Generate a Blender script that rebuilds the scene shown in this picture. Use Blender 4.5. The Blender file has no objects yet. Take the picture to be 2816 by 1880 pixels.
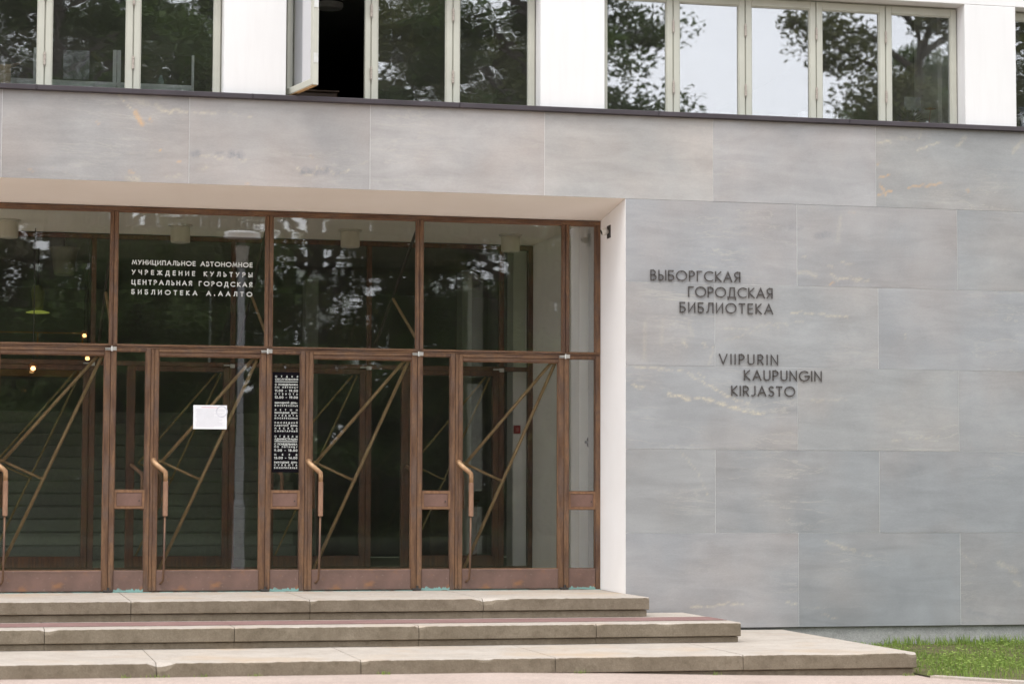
import bpy, math, random
import numpy as np
from mathutils import Vector, Matrix
R = math.radians
rnd = random.Random(11)
scene = bpy.context.scene
COL = scene.collection

# ------------------------------------------------------------------ camera
cam = bpy.data.cameras.new('camera')
cam.sensor_width = 36.0
cam.lens = 80.0
cam.clip_start = 0.1
cam.clip_end = 2000.0
camo = bpy.data.objects.new('camera', cam)
COL.objects.link(camo)
pi_, ya_, ro_ = 0.0663, 0.22947, 0.0032
fw = Vector((math.sin(ya_) * math.cos(pi_), math.cos(ya_) * math.cos(pi_), math.sin(pi_)))
rt = Vector((math.cos(ya_), -math.sin(ya_), 0))
up = rt.cross(fw)
rt2 = rt * math.cos(ro_) + up * math.sin(ro_)
up2 = up * math.cos(ro_) - rt * math.sin(ro_)
mw = Matrix((rt2, up2, -fw)).transposed().to_4x4()
mw.translation = (-6.003, -20.919, 0.512)
camo.matrix_world = mw
cam.dof.use_dof = True            # fast lens focused on the stone wall: nearer steps and mirrored trees go soft
cam.dof.focus_distance = 22.4
cam.dof.aperture_fstop = 2.0
scene.camera = camo

# ------------------------------------------------------------------ overcast sky, soft sun
SUN_EL, SUN_AZ = R(62), R(-150)      # sun behind the camera's left shoulder, veiled by cloud
world = bpy.data.worlds.new('World')
scene.world = world
world.use_nodes = True
wt = world.node_tree
bg = wt.nodes['Background']
sky = wt.nodes.new('ShaderNodeTexSky')
sky.sky_type = 'NISHITA'
sky.sun_disc = False
sky.sun_elevation = SUN_EL
sky.sun_rotation = SUN_AZ
tc = wt.nodes.new('ShaderNodeTexCoord')
nz = wt.nodes.new('ShaderNodeTexNoise')
nz.inputs['Scale'].default_value = 3.0
nz.inputs['Detail'].default_value = 5.0
cr = wt.nodes.new('ShaderNodeValToRGB')
cr.color_ramp.elements[0].position = 0.3
cr.color_ramp.elements[0].color = (8.3, 8.5, 9.0, 1)
cr.color_ramp.elements[1].position = 0.7
cr.color_ramp.elements[1].color = (10.3, 10.3, 10.5, 1)
mx = wt.nodes.new('ShaderNodeMix')
mx.data_type = 'RGBA'
mx.inputs[0].default_value = 0.86
wt.links.new(tc.outputs['Generated'], nz.inputs['Vector'])
wt.links.new(nz.outputs['Fac'], cr.inputs['Fac'])
wt.links.new(sky.outputs[0], mx.inputs[6])
wt.links.new(cr.outputs[0], mx.inputs[7])
sepz = wt.nodes.new('ShaderNodeSeparateXYZ')
mr = wt.nodes.new('ShaderNodeMapRange')          # overcast sky: the zenith about twice the horizon
for i_, v_ in ((1, 0.0), (2, 1.0), (3, 1.12), (4, 1.5)): mr.inputs[i_].default_value = v_
vm = wt.nodes.new('ShaderNodeVectorMath'); vm.operation = 'SCALE'
wt.links.new(tc.outputs['Generated'], sepz.inputs[0])
wt.links.new(sepz.outputs[2], mr.inputs[0])
wt.links.new(mx.outputs[2], vm.inputs[0])
wt.links.new(mr.outputs[0], vm.inputs['Scale'])
wt.links.new(vm.outputs[0], bg.inputs['Color'])
bg.inputs['Strength'].default_value = 0.14

sl = bpy.data.lights.new('sun', 'SUN')
sl.energy = 1.2
sl.angle = R(25)
sl.color = (1.0, 0.95, 0.87)
so = bpy.data.objects.new('sun', sl)
COL.objects.link(so)
sd = Vector((math.sin(SUN_AZ) * math.cos(SUN_EL), math.cos(SUN_AZ) * math.cos(SUN_EL), math.sin(SUN_EL)))
so.rotation_euler = sd.to_track_quat('Z', 'Y').to_euler()
so.location = (-15, -25, 30)

vs = scene.view_settings
vs.view_transform = 'Standard'
vs.look = 'None'
vs.exposure = 0.52
vs.gamma = 1.0
scene.cycles.max_bounces = 14
scene.cycles.diffuse_bounces = 8
scene.cycles.glossy_bounces = 5
scene.cycles.transparent_max_bounces = 24
scene.cycles.use_denoising = True

# ------------------------------------------------------------------ mesh helpers
WOFF = {}

class MB:
    """collects shapes in world coordinates and links them as one mesh object"""
    def __init__(s):
        s.v = []; s.f = []; s.m = []; s.mi = 0
    def add(s, vs, fs):
        b = len(s.v)
        s.v += [tuple(p) for p in vs]
        for f in fs:
            s.f.append(tuple(b + i for i in f)); s.m.append(s.mi)
        return s
    def box(s, x0, x1, y0, y1, z0, z1):
        return s.add([(x0, y0, z0), (x1, y0, z0), (x1, y1, z0), (x0, y1, z0), (x0, y0, z1), (x1, y0, z1), (x1, y1, z1), (x0, y1, z1)],
                     [(0, 3, 2, 1), (4, 5, 6, 7), (0, 1, 5, 4), (1, 2, 6, 5), (2, 3, 7, 6), (3, 0, 4, 7)])
    def cham(s, x0, x1, y0, y1, z0, z1, b=0.004):
        """box whose front (-y) edges are chamfered"""
        v = [(x0 + b, y0, z0 + b), (x1 - b, y0, z0 + b), (x1 - b, y0, z1 - b), (x0 + b, y0, z1 - b),
             (x0, y0 + b, z0), (x1, y0 + b, z0), (x1, y0 + b, z1), (x0, y0 + b, z1),
             (x0, y1, z0), (x1, y1, z0), (x1, y1, z1), (x0, y1, z1)]
        return s.add(v, [(0, 1, 2, 3), (4, 5, 1, 0), (5, 6, 2, 1), (6, 7, 3, 2), (7, 4, 0, 3),
                         (8, 9, 5, 4), (9, 10, 6, 5), (10, 11, 7, 6), (11, 8, 4, 7), (9, 8, 11, 10)])
    def quad(s, *p):
        return s.add(p, [tuple(range(len(p)))])
    def tube(s, pts, r, n=10, cap=True):
        pts = [Vector(p) for p in pts]
        rr = r if isinstance(r, (list, tuple)) else [r] * len(pts)
        vs = []; prev = None
        for i, p in enumerate(pts):
            d = (pts[min(i + 1, len(pts) - 1)] - pts[max(i - 1, 0)]).normalized()
            a = prev if prev is not None else (Vector((0, 0, 1)) if abs(d.z) < .9 else Vector((1, 0, 0)))
            u = (a - d * a.dot(d)).normalized(); w = d.cross(u); prev = u
            for k in range(n):
                t = 2 * math.pi * k / n
                vs.append(p + (u * math.cos(t) + w * math.sin(t)) * rr[i])
        fs = [(i * n + k, i * n + (k + 1) % n, (i + 1) * n + (k + 1) % n, (i + 1) * n + k) for i in range(len(pts) - 1) for k in range(n)]
        if cap:
            fs += [tuple(reversed(range(n))), tuple(range((len(pts) - 1) * n, len(pts) * n))]
        return s.add(vs, fs)
    def lathe(s, prof, c=(0, 0, 0), n=28, axis='z'):
        vs = []
        for r, h in prof:
            for k in range(n):
                t = 2 * math.pi * k / n
                a, b = r * math.cos(t), r * math.sin(t)
                vs.append((c[0] + a, c[1] + b, c[2] + h) if axis == 'z' else (c[0] + a, c[1] + h, c[2] + b) if axis == 'y' else (c[0] + h, c[1] + a, c[2] + b))
        m = len(prof)
        fs = [(i * n + k, i * n + (k + 1) % n, (i + 1) * n + (k + 1) % n, (i + 1) * n + k) for i in range(m - 1) for k in range(n)]
        fs += [tuple(reversed(range(n))), tuple(range((m - 1) * n, m * n))]
        return s.add(vs, fs)
    def build(s, name, mat, parent=None, at=(0, 0, 0), smooth=False):
        me = bpy.data.meshes.new(name)
        me.from_pydata([(x - at[0], y - at[1], z - at[2]) for x, y, z in s.v], [], s.f)
        for m in (mat if isinstance(mat, (list, tuple)) else [mat]):
            me.materials.append(m)
        me.polygons.foreach_set('material_index', s.m)
        if smooth:
            me.polygons.foreach_set('use_smooth', [True] * len(s.f))
        me.update()
        return link(bpy.data.objects.new(name, me), parent, at)

def link(o, parent, at):
    COL.objects.link(o)
    WOFF[o] = Vector(at)
    if parent is not None:
        o.parent = parent
        o.location = Vector(at) - WOFF[parent]
    else:
        o.location = at
    return o

def empty(name, at):
    o = bpy.data.objects.new(name, None)
    o.empty_display_size = .3
    return link(o, None, at)

def tag(o, label=None, cat=None, group=None, kind=None):
    if label: o['label'] = label
    if cat: o['category'] = cat
    if group: o['group'] = group
    if kind: o['kind'] = kind
    return o

def dup(o, at, parent=None, depth=0):
    """copy of a thing or part with its parts"""
    c = o.copy(); COL.objects.link(c)
    WOFF[c] = Vector(at)
    if parent is not None:
        c.parent = parent
    c.location = Vector(at) - (WOFF[parent] if parent is not None else Vector())
    for ch in list(o.children):
        dup(ch, Vector(at) + ch.location, c, depth + 1)
    return c

# ------------------------------------------------------------------ material helpers
class Mat:
    def __init__(s, name, rough=.6, metal=0.0, spec=.5):
        s.m = bpy.data.materials.new(name); s.m.use_nodes = True
        s.t = s.m.node_tree; s.b = s.t.nodes['Principled BSDF']
        s.b.inputs['Roughness'].default_value = rough
        s.b.inputs['Metallic'].default_value = metal
        s.b.inputs['Specular IOR Level'].default_value = spec
        s.co = s.t.nodes.new('ShaderNodeTexCoord')
    def n(s, t, **kw):
        x = s.t.nodes.new('ShaderNode' + t)
        for k, v in kw.items(): setattr(x, k, v)
        return x
    def l(s, a, b): s.t.links.new(a, b)
    def map(s, scale=(1, 1, 1), rot=(0, 0, 0), src=None, off=None):
        m = s.n('Mapping'); m.inputs['Scale'].default_value = scale; m.inputs['Rotation'].default_value = rot
        s.l(src or s.co.outputs['Object'], m.inputs['Vector'])
        if off is not None: s.l(off, m.inputs['Location'])
        return m.outputs[0]
    def noise(s, scale, detail=4, rough=.55, vec=None, dist=0.0):
        x = s.n('TexNoise'); x.inputs['Scale'].default_value = scale; x.inputs['Detail'].default_value = detail
        x.inputs['Roughness'].default_value = rough; x.inputs['Distortion'].default_value = dist
        s.l(vec if vec is not None else s.co.outputs['Object'], x.inputs['Vector'])
        return x.outputs['Fac']
    def ramp(s, fac, *st):
        r = s.n('ValToRGB'); e = r.color_ramp.elements
        while len(e) < len(st): e.new(.5)
        for i, (p, c) in enumerate(st):
            e[i].position = p
            e[i].color = (c, c, c, 1) if isinstance(c, (int, float)) else (*c, 1)
        s.l(fac, r.inputs['Fac'])
        return r.outputs[0]
    def mix(s, fac, a, b, mode='MIX'):
        x = s.n('Mix'); x.data_type = 'RGBA'; x.blend_type = mode
        for v, i in ((fac, 0), (a, 6), (b, 7)):
            if hasattr(v, 'links'): s.l(v, x.inputs[i])
            elif i == 0: x.inputs[0].default_value = v
            else: x.inputs[i].default_value = (*v, 1)
        return x.outputs[2]
    def math(s, op, a, b=0.0):
        x = s.n('Math'); x.operation = op
        for v, i in ((a, 0), (b, 1)):
            if hasattr(v, 'links'): s.l(v, x.inputs[i])
            else: x.inputs[i].default_value = v
        return x.outputs[0]
    def base(s, c):
        if hasattr(c, 'links'): s.l(c, s.b.inputs['Base Color'])
        else: s.b.inputs['Base Color'].default_value = (*c, 1)
        return s
    def roughness(s, f): s.l(f, s.b.inputs['Roughness']); return s
    def bump(s, h, strength=.3, dist=.01):
        b = s.n('Bump'); b.inputs['Strength'].default_value = strength; b.inputs['Distance'].default_value = dist
        s.l(h, b.inputs['Height']); s.l(b.outputs[0], s.b.inputs['Normal'])
        return s

def simple(name, c, rough=.6, metal=0.0, var=.12, scale=12, bump=0.0, bs=80):
    k = Mat(name, rough, metal)
    d = tuple(x * (1 - var) for x in c); u = tuple(min(1, x * (1 + var)) for x in c)
    k.base(k.mix(k.ramp(k.noise(scale, 5), (.3, 0.0), (.7, 1.0)), d, u))
    if bump: k.bump(k.noise(bs, 4), bump, .01)
    return k.m

# --- plaster
k = Mat('white_plaster', .85, 0, .2)
drip = k.ramp(k.noise(3.5, 6, .65, k.map((3.0, 1, .25))), (.45, 0.0), (.75, 1.0))
k.base(k.mix(drip, k.mix(k.ramp(k.noise(.9, 6), (.3, 0.0), (.7, 1.0)), (.695, .688, .677), (.735, .73, .72)), (.68, .672, .66)))
k.bump(k.noise(160, 3), .08, .004); PLASTER = k.m
k = Mat('jamb_plaster', .85, 0, .2)
cl = k.mix(k.ramp(k.noise(2.2, 6), (.3, 0.0), (.7, 1.0)), (.86, .84, .82), (.89, .875, .86))
k.base(cl); k.bump(k.noise(130, 3), .12, .004); JAMB = k.m
k = Mat('soffit_plaster', .9, 0, .1)
k.base(k.mix(k.ramp(k.noise(1.3, 5), (.3, 0.0), (.7, 1.0)), (.82, .755, .68), (.86, .80, .73))); SOFFIT = k.m

# --- stone slabs, tint and veins come with the mesh
k = Mat('grey_stone', .55, 0, .35)
at = k.n('Attribute'); at.attribute_name = 'tint'
av = k.n('Attribute'); av.attribute_name = 'vein'
ao = k.n('Attribute'); ao.attribute_name = 'shift'
sepv = k.n('SeparateColor'); k.l(av.outputs['Color'], sepv.inputs[0])
offv = k.n('VectorMath'); offv.operation = 'SCALE'; offv.inputs['Scale'].default_value = 40.0
k.l(ao.outputs['Vector'], offv.inputs[0])
vec = k.map((1, 1, 1), (0, 0, 0), off=offv.outputs[0])
diag = k.map((.6, 1, 3.0), (0, R(-24), 0), src=vec)
streak = k.noise(2.6, 8, .62, diag, .6)
cloud = k.noise(1.5, 6, .6, vec, .4)
fine = k.noise(70, 8, .75, k.map((.6, 1, 1.5), (0, R(-17), 0), src=vec))
v1 = k.ramp(streak, (.25, .87), (.5, 1.0), (.75, 1.11))
v2 = k.ramp(cloud, (.30, .87), (.55, 1.0), (.72, 1.09))
v3 = k.ramp(fine, (.25, .92), (.75, 1.08))
hs = k.n('HueSaturation'); hs.inputs['Saturation'].default_value = .72; hs.inputs['Value'].default_value = 0.97; k.l(at.outputs['Color'], hs.inputs['Color'])
cc = k.mix(1.0, hs.outputs[0], v1, 'MULTIPLY')
cc = k.mix(1.0, cc, v2, 'MULTIPLY')
cc = k.mix(1.0, cc, v3, 'MULTIPLY')
warm = k.ramp(k.noise(1.1, 4, .5, k.map((1, 1, 1), (0, 0, 0), src=vec)), (.42, 0.0), (.70, .8))
cc = k.mix(warm, cc, k.mix(1.0, cc, (1.07, .985, .93), 'MULTIPLY'))
# pale hairline veins along the grain
hv = k.noise(1.7, 7, .65, k.map((.4, 1, 2.6), (0, R(-22), 0), src=vec), .5)
hl = k.math('ABSOLUTE', k.math('SUBTRACT', hv, .5))
hm = k.math('MULTIPLY', k.ramp(hl, (0.0, .40), (.014, 0.0)), k.ramp(k.noise(.9, 2, .5, vec), (.5, 0.0), (.68, 1.0)))
cc = k.mix(hm, cc, (.50, .47, .40))
brk = k.ramp(k.noise(34, 6, .75), (.36, 0.0), (.62, 1.0))
cc = k.mix(k.math('MULTIPLY', sepv.outputs[0], brk), cc, (.60, .52, .37))
cc = k.mix(k.math('MULTIPLY', sepv.outputs[1], k.ramp(k.noise(26, 5, .7), (.3, .1), (.6, .9))), cc, (.15, .165, .19))
cc = k.mix(k.math('MULTIPLY', sepv.outputs[2], k.ramp(k.noise(40, 5, .7), (.28, .2), (.6, 1.0))), cc, (.60, .37, .17))
k.base(cc)
k.roughness(k.ramp(streak, (.3, .42), (.7, .62)))
k.bump(fine, .10, .006); STONE = k.m
MORTAR = simple('pale_mortar', (.62, .62, .61), .9, 0, .1, 30)
DARKJOINT = simple('joint_shadow_backing', (.2, .2, .2), .9)

# --- bronze / copper of the entrance
def bronze(name, c0, c1, c2, rough=.5, metal=.35, grain=(4.0, 4.0, .35)):
    k = Mat(name, rough, metal)
    s1 = k.noise(9, 6, .6, k.map(grain))
    s2 = k.noise(5, 5, .6)
    s3 = k.noise(60, 4, .6, k.map((1, 1, .5)))
    c = k.mix(k.ramp(s1, (.38, 0.0), (.62, 1.0)), c0, c1)
    c = k.mix(k.ramp(s2, (.46, 0.0), (.68, .8)), c, c2)
    c = k.mix(1.0, c, k.ramp(s3, (.25, .8), (.75, 1.18)), 'MULTIPLY')
    k.base(c); k.roughness(k.ramp(s2, (.3, .38), (.7, .62))); k.bump(s3, .12, .004)
    return k.m
BZ = ((.094, .050, .031), (.205, .114, .060), (.118, .078, .060))
BRONZE = bronze('weathered_bronze', *BZ, grain=(2.6, 2.6, .3))
BRONZE_H = bronze('weathered_bronze_rail', *BZ, grain=(.3, 2.6, 2.6))
BRONZE2 = bronze('weathered_bronze_dark', (.085, .042, .026), (.15, .068, .034), (.085, .055, .042))
BEAD = bronze('bronze_bead', (.20, .105, .055), (.29, .16, .085), (.16, .09, .055))
BRACE = bronze('brass_brace', (.36, .235, .11), (.46, .31, .16), (.30, .20, .10), metal=.2)
HANDLE = bronze('polished_brass', (.48, .31, .175), (.60, .40, .235), (.38, .23, .13), .3, .8)
GRIP = bronze('copper_grip', (.25, .14, .085), (.33, .19, .12), (.19, .10, .06), .45, .2)
k = Mat('kick_panel_copper', .5, .25)
s2 = k.noise(3.5, 6, .65); s3 = k.noise(48, 5, .7)
c = k.mix(k.ramp(s2, (.35, 0.0), (.65, 1.0)), (.125, .080, .064), (.185, .112, .090))
c = k.mix(k.ramp(k.noise(5, 4, .6, k.map((1, 1, 1.6))), (.56, 0.0), (.72, .55)), c, (.33, .155, .06))
c = k.mix(k.ramp(s3, (.62, 0.0), (.72, .5)), c, (.45, .36, .30))
k.base(c); k.bump(s3, .1, .004); KICK = k.m
k = Mat('verdigris', .8, 0)
c = k.mix(k.ramp(k.noise(7, 6, .7, k.map((1, 1, 3))), (.40, 0.0), (.52, 1.0)), (.15, .10, .08), (.19, .33, .30))
k.base(c); VERDI = k.m
k = Mat('midrail_purple_bronze', .5, .25)
c = k.mix(k.ramp(k.noise(6, 5, .6), (.35, 0.0), (.65, 1.0)), (.13, .075, .055), (.20, .115, .09))
k.base(c); MIDRAIL = k.m
NICKEL = simple('brushed_nickel', (.62, .61, .57), .35, .8)
DARKMETAL = simple('dark_metal', (.05, .045, .042), .5, .4)
COPING = simple('coping_sheet_metal', (.056, .047, .053), .45, .3, .2, 3)
LETTER = simple('patinated_letter_bronze', (.085, .075, .07), .45, .5, .2, 20)
FRAMEPAINT = simple('putty_grey_frame_paint', (.455, .455, .39), .55, 0, .06, 4)
HINGEM = simple('tarnished_hinge_steel', (.43, .375, .325), .45, .3, .35, 50)
PAPER = simple('white_paper', (.80, .80, .82), .9, 0, .02)
INK = simple('grey_print_ink', (.50, .50, .54), .9)
INKRED = simple('red_print_ink', (.60, .30, .33), .9)
VINYL = simple('white_vinyl', (.62, .64, .60), .6, 0, .03)
k = Mat('black_film', .9, 0, .05); k.base((.007, .006, .008)); FILM = k.m

# --- glass: clear pane with wavy reflections
def glass(name, refl, tint, bumps, haze=0.0):
    k = Mat(name); t = k.t
    t.nodes.remove(k.b)
    out = [n for n in t.nodes if n.type == 'OUTPUT_MATERIAL'][0]
    tr = k.n('BsdfTransparent'); tr.inputs[0].default_value = (*tint, 1)
    gl = k.n('BsdfGlossy'); gl.inputs['Roughness'].default_value = 0.0
    gl.inputs['Color'].default_value = (.96, .97, 1.0, 1)
    fr = k.n('Fresnel'); fr.inputs[0].default_value = 1.5
    fac = k.math('ADD', fr.outputs[0], refl)
    h = None
    for sc, vec_s, rot, amp, det in bumps:
        x = k.math('MULTIPLY', k.noise(sc, det, .5, k.map(vec_s, rot)), amp)
        h = x if h is None else k.math('ADD', h, x)
    b = k.n('Bump'); b.inputs['Strength'].default_value = 1.0; b.inputs['Distance'].default_value = .001
    k.l(h, b.inputs['Height']); k.l(b.outputs[0], gl.inputs['Normal'])
    ms = k.n('MixShader')
    k.l(fac, ms.inputs[0]); k.l(tr.outputs[0], ms.inputs[1]); k.l(gl.outputs[0], ms.inputs[2])
    sh = ms.outputs[0]
    if haze:                                  # pale diffuse haze mixed into the pane to lift the blacks
        df = k.n('BsdfDiffuse'); df.inputs[0].default_value = (.66, .64, .58, 1)
        m2 = k.n('MixShader'); k.l(k.ramp(k.noise(2.2, 5, .6), (.3, haze * .6), (.7, haze * 1.4)), m2.inputs[0])
        k.l(sh, m2.inputs[1]); k.l(df.outputs[0], m2.inputs[2]); sh = m2.outputs[0]
    k.l(sh, out.inputs['Surface'])
    return k.m
GLASS_UP = glass('upper_window_glass', .17, (.97, .98, .97), [(3.2, (1, 1, 1.6), (0, R(20), 0), .8, 2.0), (9, (1, 1, 1), (0, 0, 0), .05, 1.0)], .016)
GLASS_UP2 = glass('upper_window_glass_flat', .19, (.97, .98, .97), [(1.6, (1, 1, .6), (0, 0, 0), .5, 1.5), (7, (1, 1, .5), (0, R(30), 0), .06, 1.0)], .02)
GLASS_TR = glass('old_rolled_glass', .046, (.985, .99, .97), [(7.0, (.05, 1, 1.0), (0, R(1.0), 0), .42, 1.0), (10, (1, 1, .15), (0, 0, 0), .025, 1.0)], .005)
GLASS_DR = glass('door_glass', .034, (.985, .99, .97), [(2.5, (1, 1, .5), (0, 0, 0), .4, 1.0)], .005)
GLASS_OPEN = glass('open_casement_glass', .62, (.86, .88, .86), [(2, (1, 1, 1), (0, 0, 0), .2, 1.0)])
GLASS_IN = glass('inner_glass', 0.0, (.90, .93, .88), [(2.5, (1, 1, .5), (0, 0, 0), .3, 1.0)])

# --- granite of steps
def granite(name, c0, c1, c2, stain=None):
    k = Mat(name, .85, 0, .2)
    s1 = k.noise(95, 6, .75); s2 = k.noise(3.2, 6, .65); s3 = k.noise(16, 5, .6)
    c = k.mix(k.ramp(s2, (.35, 0.0), (.66, 1.0)), c0, c1)
    c = k.mix(k.ramp(s3, (.5, 0.0), (.72, .6)), c, c2)
    c = k.mix(1.0, c, k.ramp(s1, (.3, .72), (.52, 1.0), (.75, 1.3)), 'MULTIPLY')
    if stain:
        c = k.mix(k.ramp(k.noise(1.1, 5, .65), (.50, 0.0), (.72, .65)), c, stain)
        c = k.mix(k.ramp(k.noise(7, 6, .7), (.58, 0.0), (.75, .4)), c, tuple(x * .7 for x in c0))
    k.base(c); k.bump(k.math('ADD', k.math('MULTIPLY', s1, .5), s3), .55, .012)
    return k.m
GRANITE = granite('worn_granite_shaded', (.165, .134, .096), (.222, .184, .136), (.125, .102, .070))  # riser copy: the shade on upright faces is put into its darker colour
GRANITE_TOP = granite('granite_top_lit', (.385, .34, .292), (.465, .418, .365), (.34, .29, .238), (.43, .32, .215))  # top copy: light on flat treads put into its paler colour, plus stains
GRANITE_PL = granite('plinth_granite', (.30, .30, .288), (.385, .385, .365), (.235, .24, .222))
INLAY = granite('dark_red_inlay', (.21, .125, .115), (.26, .16, .145), (.18, .115, .10))
k = Mat('pink_gravel', .95, 0, .1)
s1 = k.noise(120, 5, .8); s2 = k.noise(1.7, 6, .6)
c = k.mix(k.ramp(s2, (.35, 0.0), (.65, 1.0)), (.455, .365, .315), (.52, .425, .37))
c = k.mix(1.0, c, k.ramp(s1, (.30, .58), (.5, 1.0), (.72, 1.35)), 'MULTIPLY')
c = k.mix(1.0, c, k.ramp(k.noise(22, 6, .7), (.3, .84), (.7, 1.12)), 'MULTIPLY')
k.base(c); k.bump(s1, .8, .015); GRAVEL = k.m
k = Mat('lawn_soil', .95, 0, .1)
k.base(k.mix(k.ramp(k.noise(6, 6, .7), (.35, 0.0), (.65, 1.0)), (.075, .085, .03), (.15, .13, .07))); k.bump(k.noise(60, 4), .8, .03); SOIL = k.m
k = Mat('shaded_park_grass', .95, 0, .1)
k.base(k.mix(k.ramp(k.noise(.6, 8, .7), (.35, 0.0), (.65, 1.0)), (.020, .028, .011), (.036, .045, .018))); PARK = k.m  # base colour darkened to stand in for shade on the lawn
def leafmat(name, c0, c1, sc=1.2):
    k = Mat(name, .6, 0, .3)
    ge = k.n('NewGeometry')
    a = k.mix(ge.outputs['Random Per Island'], c0, c1)
    c = k.mix(k.ramp(k.noise(sc, 4), (.35, 0.0), (.65, 1.0)), k.mix(1.0, a, (.72, .78, .7), 'MULTIPLY'), a)
    k.base(c)
    out = [n for n in k.t.nodes if n.type == 'OUTPUT_MATERIAL'][0]
    tl = k.n('BsdfTranslucent'); k.l(c, tl.inputs['Color'])
    ms = k.n('MixShader'); ms.inputs[0].default_value = .35
    k.l(k.b.outputs[0], ms.inputs[1]); k.l(tl.outputs[0], ms.inputs[2]); k.l(ms.outputs[0], out.inputs['Surface'])
    return k.m
LEAF = leafmat('tree_leaves', (.050, .085, .022), (.11, .155, .040))
LEAF_OLIVE = leafmat('tree_leaves_olive', (.065, .080, .024), (.14, .145, .042))
BLADE = leafmat('grass_blades', (.14, .23, .038), (.33, .42, .10), 3)
BARK = simple('bark', (.06, .05, .04), .9, 0, .4, 8, .8, 14)

# ------------------------------------------------------------------ ground
def gz(x): return float(np.interp(x, [-6, -1.6, -.4, .55, 1.55, 6, 30], [-.896, -.901, -.939, -.965, -.977, -1.0, -1.03]))
m = MB().quad((-400, -500, -1.1), (400, -500, -1.1), (400, 300, -1.1), (-400, 300, -1.1))
tag(m.build('ground', PARK), 'flat ground under everything', kind='structure')
m = MB(); xs = np.linspace(-30, 30, 61)
for a, b in zip(xs[:-1], xs[1:]):
    m.quad((a, -18.5, gz(a)), (b, -18.5, gz(b)), (b, -.3, gz(b)), (a, -.3, gz(a)))
tag(m.build('gravel_path', GRAVEL), 'pinkish gravel forecourt in front of the steps', kind='structure')
m = MB(); ys = np.linspace(-26, -120, 12)
m.quad((-150, -120, -1.035), (150, -120, -1.035), (150, -17.5, -1.035), (-150, -17.5, -1.035))
tag(m.build('park_lawn', PARK), 'dark park lawn across the forecourt', kind='structure')
KD = Vector((.48, -.70, 0)).normalized()
K0 = Vector((1.575, -3.50, 0))
K1 = K0 + KD * 9
ZL = -.945
m = MB().quad((1.575, -.0, ZL), (1.575, -3.50, ZL - .02), tuple(K1 + Vector((0, 0, ZL - .02))), (16, K1.y, ZL), (16, .03, ZL))
tag(m.build('lawn', SOIL), 'strip of lawn under the grey stone wall', kind='structure')

# grass blades: one mass
def blades():
    v = []; f = []
    r = random.Random(5)
    nrm = Vector((-KD.y, KD.x, 0))
    def blade(x, y, z, h, w):
        a = r.uniform(0, 6.28); ln = r.uniform(.1, .7) * h; b = r.uniform(0, 6.28)
        dx, dy = math.cos(a) * w, math.sin(a) * w; ox, oy = math.cos(b) * ln, math.sin(b) * ln
        i = len(v)
        v.extend([(x - dx, y - dy, z - .01), (x + dx, y + dy, z - .01), (x + dx * .6 + ox * .4, y + dy * .6 + oy * .4, z + h * .6), (x - dx * .6 + ox * .4, y - dy * .6 + oy * .4, z + h * .6), (x + ox, y + oy, z + h)])
        f.append((i, i + 1, i + 2, i + 3)); f.append((i + 3, i + 2, i + 4))
    n = 0
    while n < 42000:
        x = r.uniform(1.6, 8.0); y = r.uniform(-7.0, .03)
        d = (Vector((x, y, 0)) - K0).dot(Vector((KD.y, -KD.x, 0)))
        if d > -.06 and y < -3.4: continue
        if math.sin(x * 2.1 + y * 1.7) + math.sin(x * 5.3 - y * 3.1) * .6 + r.uniform(-1.4, 1.4) < -.45: continue
        n += 1
        blade(x, y, ZL - .01, r.uniform(.012, .046) * (1.25 if y > -.25 else 1), r.uniform(.002, .005))
        if n % 5 == 0:                       # clover and plantain leaves
            i = len(v); a = r.uniform(0, 6.28); w = r.uniform(.008, .02); zz = ZL + r.uniform(.01, .04)
            v.extend([(x + math.cos(a + q * 1.571) * w, y + math.sin(a + q * 1.571) * w * .8, zz + r.uniform(-.006, .006)) for q in range(4)]); f.append((i, i + 1, i + 2, i + 3))
    for cx in np.concatenate([r_ for r_ in [np.linspace(2.7, 4.6, 9)]]):      # taller tufts at the plinth
        for _ in range(55): blade(cx + r.gauss(0, .07), -.08 + r.gauss(0, .05), ZL, r.uniform(.04, .11), .005)
    for cx in (-4.9, -4.7, -4.62, -4.3, -3.9, -2.9, -1.3, -.2, -2.88, 1.45, 1.5):
        for _ in range(16): blade(cx + r.gauss(0, .03), -3.275 + r.uniform(-.03, .0), gz(cx), r.uniform(.01, .035), .003)
    me = bpy.data.meshes.new('grass'); me.from_pydata(v, [], f); me.materials.append(BLADE)
    o = link(bpy.data.objects.new('grass', me), None, (0, 0, 0))
    tag(o, 'short bright green grass and weeds beside the steps', 'grass', kind='stuff')
blades()
m = MB()
nrm = Vector((KD.y, -KD.x, 0))
t0 = .0
for i in range(8):
    a = K0 + KD * t0; t1 = t0 + 1.05; b = K0 + KD * (t1 - .012)
    zz = -.958; q = nrm * -.09
    p = [a, b, b + q, a + q]
    m.add([(x.x, x.y, -1.1) for x in p] + [(x.x, x.y, zz + rnd.uniform(-.006, .006)) for x in p],
          [(4, 5, 6, 7), (0, 1, 5, 4), (1, 2, 6, 5), (2, 3, 7, 6), (3, 0, 4, 7)])
    t0 = t1
tag(m.build('kerb', GRANITE_TOP), 'low pale kerb edging the lawn beside the gravel', kind='structure')

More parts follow.
